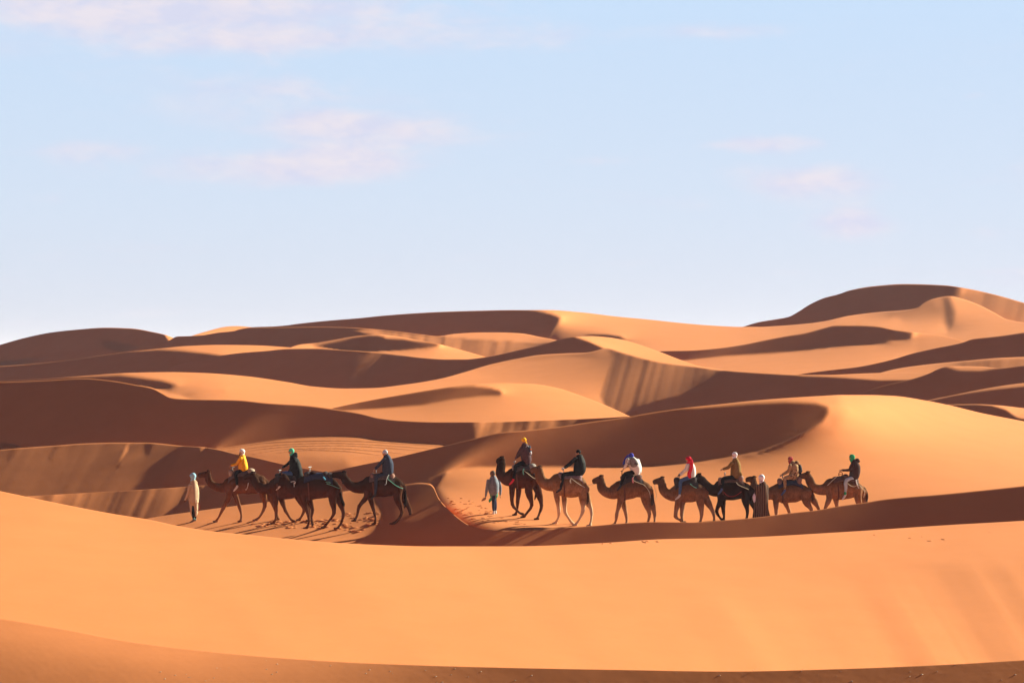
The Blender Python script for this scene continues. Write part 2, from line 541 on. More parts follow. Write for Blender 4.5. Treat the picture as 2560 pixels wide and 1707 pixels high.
def path_tone(X, Y):
    return np.full(X.shape, 0.06)
shade_poly = [(950, 1200), (956, 1250), (961, 1285), (950, 1310), (892, 1362), (860, 1480), (2960, 1480), (2960, 1100), (1100, 1100)]
PATH = sheet('path_dune', 'sand shelf the caravan walks along, with a dark lee slope',
    [(300, 1315), (362, 1297), (400, 1290), (464, 1281), (566, 1267), (655, 1256), (719, 1248), (859, 1228), (1017, 1210), (1050, 1206),
     (1073, 1208), (1086, 1219), (1093, 1238), (1107, 1258), (1132, 1283), (1183, 1316), (1234, 1325), (1310, 1326), (1400, 1320), (1479, 1314),
     (1581, 1306), (1632, 1304), (1734, 1305), (1810, 1300), (1900, 1292), (1976, 1282), (2040, 1275), (2096, 1265),
     (2167, 1255), (2209, 1248), (2377, 1233), (2560, 1214), (2860, 1180)],
    path_tone, [(shade_poly, DARK, 5), ([(955, 1150), (962, 1270), (985, 1300), (1050, 1318), (1120, 1300), (1098, 1150)], 0.268, 22)],
    gap=0.12, w_q=0.35)

def bowl_tone(X, Y):
    s = np.full(X.shape, -0.15)
    s = s + 0.06 * smooth01((1250 - X) / 150)
    s = s + 0.09 * np.exp(-((X - 2090) ** 2) / (2 * 70 ** 2)) * smooth01((1130 - Y) / 90)
    return s
CAMP = sheet('caravan_dune', 'large dune with a sunlit bowl behind the camels and a dark left slope',
    [(-300, 1258), (0, 1246), (72, 1240), (191, 1233), (319, 1226), (468, 1216), (508, 1213), (674, 1199), (823, 1179), (889, 1165), (948, 1153),
     (984, 1145), (1055, 1128), (1114, 1114), (1183, 1097), (1259, 1080), (1300, 1077), (1377, 1069), (1479, 1054), (1575, 1041),
     (1600, 1036), (1706, 1020), (1791, 1011), (1876, 1002), (1961, 995), (2060, 989), (2100, 987), (2166, 987), (2230, 989),
     (2315, 1001), (2379, 1014), (2453, 1032), (2560, 1053), (2860, 1120)],
    bowl_tone,
    [([(1740, 1010), (1961, 990), (2090, 995), (2108, 1030), (2085, 1062), (2040, 1030), (1900, 1015)], 0.06, 24), ([(430, 1150), (523, 1225), (519, 1244), (468, 1262), (400, 1290), (380, 1340), (1020, 1340), (1088, 1225), (1119, 1181), (1157, 1171),
       (1195, 1168), (1246, 1168), (1400, 1168), (1530, 1168), (1632, 1165), (1734, 1156), (1810, 1145), (1900, 1129), (1956, 1109),
       (2012, 1081), (2057, 1053), (2071, 1034), (2069, 1017), (2040, 1008), (1961, 1005), (1876, 1008), (1800, 1014), (1740, 1018), (1600, 1020),
       (900, 1100)], DARK, 6),
     ([(-400, 1200), (470, 1190), (523, 1225), (519, 1244), (468, 1262), (430, 1286), (340, 1360), (-400, 1360)],
      streaks(0.23, 0.10, 15, 0.45, 3), 5),
     ([(1030, 1400), (1078, 1200), (1100, 1222), (1124, 1258), (1165, 1292), (1240, 1318), (1330, 1330), (1240, 1400)], 0.28, 17)],
    gap=0.012, tie=(1150, 2700), aw=6.0, w_q=0.22, w_p=0.10)

LEFTSLIP = sheet('left_slip_dune', 'brown rippled slip face at the left behind the walking guide',
    [(-300, 1150), (0, 1124), (57, 1119), (128, 1114), (213, 1108), (287, 1106), (361, 1106), (468, 1115), (506, 1117), (545, 1123),
     (591, 1134), (621, 1139), (698, 1157), (740, 1166), (825, 1182), (880, 1200)],
    streaks(0.245, 0.02, 26, 0.55, 21),
    [([(459, 1100), (452, 1130), (436, 1161), (414, 1191), (404, 1217), (400, 1300), (900, 1300), (900, 1100)], DARK, 5),
     ([(322, 1106), (318, 1130), (298, 1170), (293, 1180), (300, 1150), (314, 1120)], 0.02, 3),
     ([(318, 1132), (310, 1140), (292, 1165), (294, 1178), (304, 1158)], 0.33, 3),
     ([(150, 1112), (124, 1148), (118, 1145), (140, 1112)], 0.30, 8), ([(45, 1122), (20, 1150), (14, 1140), (26, 1122)], 0.30, 8),
     ([(385, 1108), (372, 1138), (358, 1134), (366, 1108)], 0.32, 6), ([(192, 1110), (170, 1145), (164, 1140), (184, 1110)], 0.27, 8),
     ([(502, 1119), (516, 1119), (506, 1130), (496, 1143), (500, 1128)], 0.02, 2)],
    gap=0.05)

def plain_tone(X, Y):
    return np.full(X.shape, DARK)
PLAIN = sheet('middle_dune', 'long shaded dune with a sunlit flat crossed by tyre tracks',
    [(-300, 960), (0, 955), (106, 951), (213, 946), (266, 950), (340, 962), (383, 971), (404, 982), (425, 993), (442, 996), (485, 998), (591, 1000),
     (676, 1008), (761, 1013), (825, 1021), (900, 1033), (949, 1045), (1013, 1052), (1098, 1055), (1225, 1055), (1300, 1053),
     (1413, 1049), (1519, 1044), (1574, 1041), (1640, 1060)],
    plain_tone,
    [([(540, 1124), (600, 1113), (666, 1104), (719, 1096), (770, 1092), (825, 1090), (900, 1091), (950, 1099), (1009, 1105), (1140, 1112),
       (1140, 1260), (540, 1260)], 0.085, 3),
     ([(560, 1127), (700, 1107), (830, 1103), (950, 1106), (1120, 1114), (950, 1140), (830, 1140), (700, 1140)], 0.03, 3),
     ([(-300, 1090), (0, 1107), (30, 1109), (59, 1119), (40, 1180), (-300, 1180)], 0.05, 3),
     ([(700, 1168), (780, 1150), (860, 1150), (900, 1190), (700, 1190)], 0.20, 14),
     ([(1185, 1050), (1185, 1100), (1400, 1100), (1450, 1046)], streaks(0.22, 0.13, 16, 0.3, 8), 6)],
    gap=0.08)

LENS = sheet('crescent_dune', 'sunlit crescent dune with a dark lens of shade, mid distance',
    [(760, 1040), (828, 1021), (928, 1000), (1013, 985), (1119, 968), (1183, 960), (1246, 957), (1300, 958), (1328, 959), (1391, 969),
     (1455, 990), (1519, 1015), (1576, 1041), (1640, 1070)],
    lambda X, Y: -0.04 - 0.05 * smooth01((X - 1250) / 250) + 0.05 * np.exp(-((X - 1300) / 70.0) ** 2) * smooth01((1000 - Y) / 40),
    [([(700, 1040), (828, 1019), (928, 998), (1013, 984), (1119, 968), (1183, 965), (1225, 969), (1250, 976), (1256, 983), (1250, 988), (1230, 989),
       (1193, 991), (1119, 1001), (1055, 1013), (970, 1020), (864, 1026)], DARK, 3)],
    gap=0.06)

R1 = sheet('right_low_dune', 'small bright-edged dark dune at the right edge',
    [(2330, 1030), (2366, 1011), (2443, 1010), (2496, 1013), (2560, 1020), (2860, 1050)], -0.04,
    [([(2300, 1012), (2366, 1012), (2443, 1011), (2480, 1014), (2515, 1024), (2540, 1042), (2553, 1047), (2600, 1047), (2700, 1200), (2300, 1200)], DARK, 2)],
    gap=0.05)
R2 = sheet('right_dark_dune', 'dark dune with a thin lit crest at the right edge',
    [(2280, 1020), (2319, 1001), (2379, 988), (2443, 975), (2506, 964), (2560, 957), (2860, 930)], DARK,
    [([(2300, 995), (2400, 975), (2560, 945), (2900, 900), (2900, 950), (2560, 966), (2500, 972), (2440, 980), (2380, 990), (2320, 1003)], 0.05, 4)],
    gap=0.05)
R3 = sheet('right_shoulder_dune', 'shaded dune shoulder at the right, middle distance',
    [(2120, 1000), (2156, 981), (2209, 964), (2281, 947), (2324, 933), (2347, 922), (2368, 916), (2400, 915), (2453, 916), (2496, 920), (2560, 913), (2860, 880)],
    DARK, [([(2372, 918), (2385, 910), (2500, 910), (2500, 920), (2455, 927), (2400, 926)], 0.05, 4)],
    gap=0.05)
def strip_tone(X, Y):
    s = np.where(X < 1150, -0.09, -0.03)
    s = -0.10 + 0.12 * smooth01((X - 1100) / 350)
    return s + 0.08 * smooth01((620 - X) / 160)
STRIPE = sheet('striped_dune', 'long sunlit dune ending in a striped brown slip face',
    [(-300, 962), (0, 952), (106, 947), (213, 939), (319, 932), (425, 930), (506, 932), (613, 940), (719, 955), (783, 966), (864, 971), (928, 970),
     (1013, 961), (1098, 947), (1161, 930), (1225, 911), (1300, 895), (1349, 887), (1413, 883), (1466, 881), (1490, 876), (1514, 870), (1560, 882),
     (1607, 895), (1661, 907), (1743, 917), (1802, 925), (1933, 934), (1998, 937), (2060, 937), (2166, 933), (2251, 931), (2324, 933),
     (2400, 960)],
    strip_tone,
    [([(-300, 945), (200, 942), (300, 938), (400, 951), (440, 962), (425, 974), (360, 966), (300, 962), (-300, 1010)], DARK, 9),
     ([(440, 990), (480, 980), (560, 975), (500, 985), (450, 1000)], 0.16, 8),
     ([(350, 964), (372, 966), (404, 977), (446, 988), (482, 997), (482, 1010), (350, 985)], -0.16, 2),
     ([(1300, 898), (1350, 889), (1470, 883), (1500, 880), (1490, 895), (1400, 893), (1300, 905), (1200, 930)], 0.16, 7),
     ([(1514, 866), (1530, 890), (1512, 950), (1500, 990), (1510, 1010), (1560, 1100), (2000, 1100), (2000, 925), (1743, 915), (1607, 893)],
      streaks(0.20, 0.09, 11, 0.28, 31), 2.5),
     ([(1803, 922), (1806, 930), (1755, 957), (1700, 985), (1600, 1015), (1565, 1032), (1540, 1100), (2500, 1100), (2500, 958), (2360, 938),
       (2300, 949), (2200, 951), (2120, 945), (2060, 942), (2000, 940), (1900, 933)], DARK, 3)],
    gap=0.06)

R4 = sheet('right_streaked_dune', 'narrow sunlit ridge with brown streaks at the right',
    [(2150, 960), (2200, 932), (2251, 920), (2336, 909), (2421, 901), (2506, 894), (2560, 892), (2860, 885)], 0.03,
    [([(2410, 906), (2480, 900), (2560, 896), (2900, 890), (2900, 1000), (2350, 1000)], streaks(0.2, 0.10, 14, 0.2, 14), 3)],
    gap=0.05)
R5 = sheet('right_dark_ridge', 'broad shaded ridge below the high dune at the right',
    [(1940, 960), (1998, 936), (2060, 927), (2145, 917), (2230, 899), (2283, 883), (2336, 871), (2411, 855), (2430, 848), (2480, 842), (2513, 838), (2560, 831), (2860, 800)],
    DARK, gap=0.05)

PEAK = sheet('peaked_dune', 'dark dune rising to a pointed crest in the middle distance',
    [(380, 945), (409, 929), (432, 917), (457, 909), (506, 899), (570, 886), (613, 881), (666, 877), (719, 872), (783, 871), (864, 875), (928, 879),
     (991, 886), (1055, 894), (1119, 898), (1161, 898), (1212, 893), (1306, 873), (1359, 861), (1391, 851), (1413, 845), (1434, 842),
     (1476, 840), (1519, 843), (1561, 850), (1604, 863), (1646, 878), (1706, 901), (1749, 915), (1804, 924), (1860, 945)],
    DARK,
    [([(1437, 830), (1440, 843), (1470, 853), (1514, 873), (1560, 900), (1607, 915), (1800, 950), (1900, 950), (1900, 900), (1560, 830)], -0.10, 2),
     ([(870, 930), (900, 890), (940, 876), (1000, 885), (1010, 900), (960, 925), (925, 950), (885, 958), (860, 945)],
      streaks(0.25, 0.10, 9, 0.9, 17), 12)],
    gap=0.05)

FARLENS = sheet('far_crescent_dune', 'far crescent dune with a dark lens and sunlit tip',
    [(690, 890), (715, 874), (732, 866), (751, 861), (790, 857), (832, 850), (870, 843), (917, 837), (938, 835), (964, 837), (991, 840), (1034, 848),
     (1098, 860), (1140, 871), (1183, 883), (1212, 892), (1260, 915)],
    -0.09,
    [([(780, 866), (832, 856), (864, 849), (895, 842), (925, 838), (948, 838), (966, 845), (985, 846), (1034, 851), (1085, 858), (1105, 861),
       (1090, 866), (1055, 871), (1000, 876), (930, 878), (870, 875)], DARK, 2),
     ([(780, 840), (880, 835), (880, 845), (830, 855), (790, 862)], 0.08, 5)],
    gap=0.05)
FARTAN = sheet('far_tan_dune', 'far dune with a long crest lit at its crown',
    [(-300, 945), (0, 915), (64, 911), (128, 905), (202, 896), (276, 885), (340, 877), (400, 871), (464, 865), (549, 862), (634, 863), (719, 868), (760, 872), (820, 890)],
    DARK,
    [([(330, 878), (400, 860), (549, 850), (720, 850), (800, 870), (760, 920), (613, 905), (570, 891), (520, 884), (450, 877), (400, 875)], -0.02, 4)],
    gap=0.05)
FARBROWN = sheet('far_brown_dune', 'far dune with a brown slip face under a lit crest',
    [(260, 900), (300, 881), (344, 869), (400, 860), (423, 851), (443, 841), (474, 840), (506, 838), (549, 831), (581, 828), (613, 822), (636, 819),
     (700, 818), (800, 817), (864, 818), (928, 822), (991, 828), (1055, 836), (1093, 840), (1140, 834), (1204, 831), (1246, 831), (1300, 833),
     (1350, 842), (1394, 851), (1440, 875)],
    DARK,
    [([(880, 826), (928, 823), (1055, 838), (1140, 846), (1300, 857), (1361, 861), (1330, 900), (1100, 920), (1000, 870), (940, 840)],
      streaks(0.12, 0.13, 11, 0.25, 41), 3),
     ([(1093, 841), (1140, 820), (1300, 820), (1420, 850), (1359, 860), (1300, 856), (1200, 850), (1140, 845)], -0.08, 2)],
    gap=0.05)
FARSHADE = sheet('far_shaded_dune', 'far dune shaded on the left, sunlit on the right, under the high dune',
    [(1580, 905), (1649, 878), (1728, 876), (1791, 871), (1855, 862), (1919, 849), (1972, 839), (2015, 832), (2060, 820), (2092, 813), (2145, 813),
     (2188, 815), (2241, 825), (2309, 833), (2347, 838), (2392, 848), (2413, 856), (2450, 880)],
    -0.07,
    [([(1600, 903), (1649, 870), (1800, 860), (2060, 805), (2188, 805), (2241, 824), (2285, 832), (2275, 848), (2250, 852), (2225, 852), (2209, 860), (2145, 863),
       (2060, 870), (1983, 879), (1887, 886), (1813, 890), (1711, 901)], DARK, 3),
     ([(2285, 825), (2460, 850), (2460, 900), (2290, 900)], 0.06, 14)],
    gap=0.05)

def sky_tone(X, Y):
    s = -0.09 + 0.10 * smooth01((X - 2150) / 200)
    return s
SKYL = sheet('skyline_dune', 'long skyline dune, dark at left and sunlit at right',
    [(560, 840), (600, 823), (636, 817.5), (681, 816), (719, 813), (740, 810), (804, 803), (900, 795), (959, 789), (1055, 782), (1119, 779), (1183, 777), (1289, 775),
     (1370, 775), (1455, 781), (1540, 791), (1625, 799), (1700, 807), (1770, 813), (1857, 817), (1898, 817), (1940, 815), (2025, 808),
     (2060, 803), (2124, 789), (2209, 779), (2251, 776), (2294, 769), (2304, 760), (2336, 746), (2375, 740), (2400, 745), (2443, 760), (2485, 781),
     (2517, 798), (2560, 806), (2860, 830)],
    sky_tone,
    [([(500, 800), (900, 780), (1289, 760), (1330, 775), (1355, 779), (1385, 787), (1402, 794), (1396, 808), (1385, 825), (1372, 850), (1360, 950), (500, 950)], DARK, 5),
     ([(1453, 840), (1476, 836), (1519, 836), (1551, 841), (1566, 851), (1540, 860), (1480, 850)], DARK, 3),
     ([(2290, 764), (2310, 750), (2340, 746), (2340, 770), (2260, 800), (2240, 790)], 0.17, 14),
     ([(2355, 742), (2374, 742), (2388, 780), (2386, 815), (2372, 828), (2362, 805)], 0.27, 9)],
    gap=0.06)
LEFTFAR = sheet('left_skyline_dune', 'shaded rounded dune on the skyline at far left',
    [(-300, 960), (0, 862), (64, 844), (128, 831), (191, 824), (266, 819), (329, 821), (383, 830), (410, 836), (434, 845), (480, 870)],
    DARK,
    [([(254, 855), (270, 853), (308, 859), (348, 868), (308, 880), (266, 872), (257, 864)], -0.06, 2),
     ([(-300, 915), (0, 904), (104, 893), (80, 903), (60, 912), (-300, 950)], -0.03, 2),
     ([(408, 830), (416, 842), (424, 856), (500, 870), (500, 840), (434, 838)], -0.08, 1.5)],
    gap=0.08)
LITTLE = sheet('lit_skyline_dune', 'little sunlit dune tip on the skyline',
    [(430, 860), (481, 839), (517, 828), (570, 816), (591, 815), (632, 818), (700, 825)], -0.10, gap=0.10)
HIGH = sheet('high_dune', 'highest dune on the skyline at the right',
    [(1800, 835), (1857, 817), (1898, 805), (1940, 798), (1972, 792), (1993, 781), (2025, 761), (2060, 745), (2098, 735), (2124, 726), (2188, 715),
     (2262, 710), (2358, 713), (2421, 722), (2485, 736), (2560, 757), (2860, 850)],
    DARK, [([(2400, 715), (2440, 720), (2560, 750), (2900, 850), (2900, 950), (2560, 860), (2380, 760)], streaks(0.14, 0.09, 12, 0.3, 51), 9)],
    gap=0.06)
for s_ in SHEETS:
    pass
# one wide floor of sand out to the horizon, well under the dunes
def ground_floor():
    xs = np.concatenate([[-9000, -4000, -2000, -900], np.arange(-400, 401, 100), [900, 2000, 4000, 9000]]).astype(float)
    ys = np.concatenate([[-9000, -3000, -800, -200, -40], np.arange(0, 801, 100), [1500, 3000, 6000, 12000]]).astype(float)
    X, Y = np.meshgrid(xs, ys)
    Z = -14.0 + 2.0 * np.sin(X / 130.0) * np.cos(Y / 170.0) + CAMZ - 8
    o = grid_obj('desert_ground', np.stack([X, Y, Z], -1), SAND)
    tag(o, label='flat sand floor under and beyond the dunes', kind='structure')
ground_floor()
def haze_box():
    m = bpy.data.materials.new('haze'); m.use_nodes = True
    t = m.node_tree; t.nodes.clear()
    out = N(t, 'ShaderNodeOutputMaterial'); v = N(t, 'ShaderNodeVolumePrincipled')
    v.inputs['Color'].default_value = (0.80, 0.77, 1.0, 1)
    v.inputs['Density'].default_value = HAZE
    v.inputs['Anisotropy'].default_value = 0.2
    LK(t, v.outputs[0], out.inputs['Volume'])
    x0, x1, y0, y1, z0, z1 = -9500, 9500, -9500, 12500, -17.5, 42.0
    vs_ = [(x, y, z) for x in (x0, x1) for y in (y0, y1) for z in (z0, z1)]
    fs = [(0, 1, 3, 2), (4, 6, 7, 5), (0, 4, 5, 1), (2, 3, 7, 6), (0, 2, 6, 4), (1, 5, 7, 3)]
    o = mesh_obj('haze', vs_, fs, m, smooth=False)
    tag(o, label='thin pale desert haze over the dunes', kind='stuff')
HAZE = 0.00012
haze_box()
# ------------------------------------------------------------------ bodies
random.seed(7)
CROPS = {'A': (440, 1090, 6.031), 'B': (700, 1090, 6.031), 'C': (1180, 1070, 6.031), 'D': (1450, 1100, 6.817),
         'E': (1700, 1110, 7.84), 'F': (1900, 1110, 7.84), 'G': (600, 1150, 8.711), 'H': (1850, 1150, 9.8)}

def tube_mesh(stations, nseg=14, sub=3):
    """closed tube; stations = (point, r_in_plane, r_lateral). returns verts, faces"""
    P = [Vector(s[0]) for s in stations]; R = [(s[1], s[2]) for s in stations]
    pts = []; rad = []
    n = len(P)
    for i in range(n - 1):
        p0 = P[max(i - 1, 0)]; p1 = P[i]; p2 = P[i + 1]; p3 = P[min(i + 2, n - 1)]
        for k in range(sub):
            t = k / sub
            pts.append(0.5 * ((2 * p1) + (p2 - p0) * t + (2 * p0 - 5 * p1 + 4 * p2 - p3) * t * t + (3 * p1 - p0 - 3 * p2 + p3) * t ** 3))
            tt = t * t * (3 - 2 * t)
            rad.append((R[i][0] * (1 - tt) + R[i + 1][0] * tt, R[i][1] * (1 - tt) + R[i + 1][1] * tt))
    pts.append(P[-1]); rad.append(R[-1])
    m = len(pts)
    T = [(pts[min(i + 1, m - 1)] - pts[max(i - 1, 0)]).normalized() for i in range(m)]
    # round the two ends
    def cap(c, t, r, sgn):
        out = []
        for a in (0.55, 0.85):
            out.append((c + t * sgn * math.sin(a * math.pi / 2) * min(r) * 0.9, (r[0] * math.cos(a * math.pi / 2), r[1] * math.cos(a * math.pi / 2)), t))
        return out
    rings = [x for x in reversed(cap(pts[0], T[0], rad[0], -1))] + [(pts[i], rad[i], T[i]) for i in range(m)] + cap(pts[-1], T[-1], rad[-1], 1)
    V = []; F = []
    for c, r, t in rings:
        lat = Vector((0, 1, 0)) - t * t.y
        if lat.length < 0.2: lat = Vector((1, 0, 0)) - t * t.x
        lat.normalize(); nrm = t.cross(lat)
        for k in range(nseg):
            a = 2 * math.pi * k / nseg
            V.append(c + nrm * (r[0] * math.cos(a)) + lat * (r[1] * math.sin(a)))
    nr = len(rings)
    for i in range(nr - 1):
        for k in range(nseg):
            F.append((i * nseg + k, i * nseg + (k + 1) % nseg, (i + 1) * nseg + (k + 1) % nseg, (i + 1) * nseg + k))
    F.append(tuple(range(nseg - 1, -1, -1))); F.append(tuple((nr - 1) * nseg + k for k in range(nseg)))
    return V, F

def ball_mesh(c, r, nu=14, nv=9, rot=0.0):
    c = Vector(c); V = []; F = []
    if not hasattr(r, '__len__'): r = (r, r, r)
    ca, sa = math.cos(rot), math.sin(rot)
    for j in range(nv + 1):
        th = math.pi * j / nv
        for i in range(nu):
            ph = 2 * math.pi * i / nu
            x = r[0] * math.sin(th) * math.cos(ph); y = r[1] * math.sin(th) * math.sin(ph); z = r[2] * math.cos(th)
            V.append(c + Vector((x * ca - z * sa, y, x * sa + z * ca)))
    for j in range(nv):
        for i in range(nu):
            F.append((j * nu + i, j * nu + (i + 1) % nu, (j + 1) * nu + (i + 1) % nu, (j + 1) * nu + i))
    return V, F

def join(parts):
    V = []; F = []
    for v, f in parts:
        o = len(V); V += list(v); F += [tuple(i + o for i in q) for q in f]
    return V, F

def blob(name, parts, mat, root, voxel=0.025, smooth=4, rough=0.0, seed=0):
    """one continuous skin round the joined shapes"""
    V, F = join(parts)
    me = bpy.data.meshes.new(name); me.from_pydata([tuple(v) for v in V], [], F); me.update()
    o = bpy.data.objects.new(name, me); COL.objects.link(o)
    md = o.modifiers.new('r', 'REMESH'); md.mode = 'VOXEL'; md.voxel_size = voxel; md.use_smooth_shade = True
    if smooth:
        ms = o.modifiers.new('s', 'SMOOTH'); ms.factor = 0.5; ms.iterations = smooth
    dg = bpy.context.evaluated_depsgraph_get()
    m2 = bpy.data.meshes.new_from_object(o.evaluated_get(dg))
    bpy.data.objects.remove(o); bpy.data.meshes.remove(me)
    m2.name = name
    if rough:
        n = len(m2.vertices); co = np.empty(n * 3, np.float32); m2.vertices.foreach_get('co', co); co = co.reshape(-1, 3)
        nn = np.empty(n * 3, np.float32); m2.vertices.foreach_get('normal', nn); nn = nn.reshape(-1, 3)
        rs = np.random.RandomState(seed)
        d = np.zeros(n)
        for w in (9.0, 17.0, 33.0):
            k = rs.normal(size=(3, 3)) * w; ph = rs.rand(3) * 6.28
            d += sum(np.sin(co @ k[i] + ph[i]) for i in range(3)) / (w / 9.0) / 3
        co = co + nn * (d * rough)[:, None]
        m2.vertices.foreach_set('co', co.reshape(-1)); m2.update()
    m2.materials.clear(); m2.materials.append(mat)
    m2.polygons.foreach_set('use_smooth', [True] * len(m2.polygons))
    return put(name, m2, root)

def put(name, me, root):
    o = bpy.data.objects.new(name, me); COL.objects.link(o)
    if root is not None:
        me.transform(Matrix.Translation(-root.location))
        o.parent = root
    return o

def raw(name, parts, mat, root, smooth=True):
    V, F = join(parts)
    me = bpy.data.meshes.new(name); me.from_pydata([tuple(v) for v in V], [], F); me.update()
    me.materials.append(mat)
    me.polygons.foreach_set('use_smooth', [smooth] * len(me.polygons))
    return put(name, me, root)

def empty(name, loc):
    o = bpy.data.objects.new(name, None); o.location = loc; o.empty_display_size = 0.3
    COL.objects.link(o)
    return o

class Frame:
    """turns crop coordinates at a working distance into places in the desert"""
    def __init__(s, crop, D):
        s.ox, s.oy, s.k = CROPS[crop]; s.D = D
        s.m = D / FPX / s.k            # metres per crop pixel
    def __call__(s, x, y, dy=0.0):
        X = s.ox + x / s.k; Y = s.oy + y / s.k; d = s.D + dy
        return Vector(((X - 1280) / FPX * d, d, (HOR - Y) / FPX * d + CAMZ))
    def px(s, x, y):
        return s.ox + x / s.k, s.oy + y / s.k

def cloth(name, col, rough=0.85, var=0.25, scale=14.0, bump=0.02, stripes=None, blotch=None, zsplit=None):
    m, t, b = new_mat(name)
    tcn = N(t, 'ShaderNodeTexCoord')
    f = noise(t, tcn.outputs['Object'], scale, 4, 0.6)
    c = (col[0], col[1], col[2], 1)
    lo = tuple(v * (1 - var) for v in col) + (1,); hi = tuple(min(v * (1 + var), 1) for v in col) + (1,)
    out = ramp(t, f, [(0.3, lo), (0.7, hi)])
    if stripes:
        wv = N(t, 'ShaderNodeTexWave', wave_type='BANDS', bands_direction='X')
        LK(t, tcn.outputs['Object'], wv.inputs['Vector'])
        wv.inputs['Scale'].default_value = stripes[1]; wv.inputs['Distortion'].default_value = 1.5
        wv.inputs['Detail'].default_value = 1
        mx = N(t, 'ShaderNodeMix', data_type='RGBA')
        LK(t, ramp(t, wv.outputs['Fac'], [(0.70, g4(0)), (0.88, g4(1))]), mx.inputs[0])
        LK(t, out, mx.inputs[6]); mx.inputs[7].default_value = tuple(stripes[0]) + (1,)
        out = mx.outputs[2]
    if blotch:
        for col2, sc_, th, off in blotch:
            n2 = noise(t, tcn.outputs['Object'], sc_, 3, 0.6, 0, (off, off, 0))
            mx = N(t, 'ShaderNodeMix', data_type='RGBA')
            LK(t, ramp(t, n2, [(th, g4(0)), (th + 0.04, g4(1))]), mx.inputs[0])
            LK(t, out, mx.inputs[6]); mx.inputs[7].default_value = tuple(col2) + (1,)
            out = mx.outputs[2]
    LK(t, out, b.inputs['Base Color'])
    b.inputs['Roughness'].default_value = rough
    b.inputs['Specular IOR Level'].default_value = 0.05
    if bump:
        bp = N(t, 'ShaderNodeBump'); bp.inputs['Strength'].default_value = 0.7; bp.inputs['Distance'].default_value = bump
        LK(t, f, bp.inputs['Height']); LK(t, bp.outputs[0], b.inputs['Normal'])
    return m

def coat(name, body, leg, dark):
    """camel hair: legs paler low down, shaggy darker patches high up"""
    m, t, b = new_mat(name)
    tcn = N(t, 'ShaderNodeTexCoord')
    sp = N(t, 'ShaderNodeSeparateXYZ'); LK(t, tcn.outputs['Generated'], sp.inputs[0])
    ob = tcn.outputs['Object']
    f = noise(t, ob, 3.6, 5, 0.65); f2 = noise(t, ob, 22.0, 3, 0.6, 0, (0, 0, 0), (1, 1, 0.4))
    mixf = M(t, 'ADD', M(t, 'MULTIPLY', f, 0.6), M(t, 'MULTIPLY', f2, 0.4))
    lo = tuple(v * 0.50 for v in body) + (1,); hi = tuple(min(v * 1.75, 0.8) for v in body) + (1,)
    c0 = ramp(t, mixf, [(0.32, lo), (0.68, hi)])
    z = M(t, 'ADD', sp.outputs[2], M(t, 'MULTIPLY', M(t, 'SUBTRACT', f, 0.5), 0.12))
    mx = N(t, 'ShaderNodeMix', data_type='RGBA')
    LK(t, ramp(t, z, [(0.28, g4(1)), (0.42, g4(0))]), mx.inputs[0]); LK(t, c0, mx.inputs[6])
    mx.inputs[7].default_value = tuple(leg) + (1,)
    my = N(t, 'ShaderNodeMix', data_type='RGBA')
    LK(t, ramp(t, z, [(0.62, g4(0)), (0.80, g4(0.75))]), my.inputs[0]); LK(t, mx.outputs[2], my.inputs[6])
    my.inputs[7].default_value = tuple(dark) + (1,)
    LK(t, my.outputs[2], b.inputs['Base Color'])
    b.inputs['Roughness'].default_value = 0.8
    b.inputs['Specular IOR Level'].default_value = 0.02
    b.inputs['Sheen Weight'].default_value = 0.0
    b.inputs['Sheen Roughness'].default_value = 0.4
    b.inputs['Sheen Tint'].default_value = (0.9, 0.6, 0.4, 1)
    bp = N(t, 'ShaderNodeBump'); bp.inputs['Strength'].default_value = 0.6; bp.inputs['Distance'].default_value = 0.03
    LK(t, mixf, bp.inputs['Height']); LK(t, bp.outputs[0], b.inputs['Normal'])
    return m

MEYE = cloth('dark_eye', (0.01, 0.008, 0.006), 0.2, 0, bump=0)
MSKIN = cloth('skin', (0.42, 0.22, 0.14), 0.6, 0.1, bump=0)
MSKIN2 = cloth('dark_skin', (0.16, 0.08, 0.05), 0.6, 0.1, bump=0)
MHAIR = cloth('dark_hair', (0.02, 0.013, 0.01), 0.5, 0.2)
MMETAL = cloth('pale_metal', (0.38, 0.38, 0.40), 0.45, 0.05, bump=0)
MROPE = cloth('pale_rope', (0.50, 0.42, 0.33), 0.9, 0.2, 60)
MROPEG = cloth('green_rope', (0.15, 0.45, 0.38), 0.9, 0.2, 60)
MROPEW = cloth('white_rope', (0.75, 0.78, 0.80), 0.9, 0.1, 60)
MROPER = cloth('red_rope', (0.32, 0.03, 0.03), 0.9, 0.2, 60)

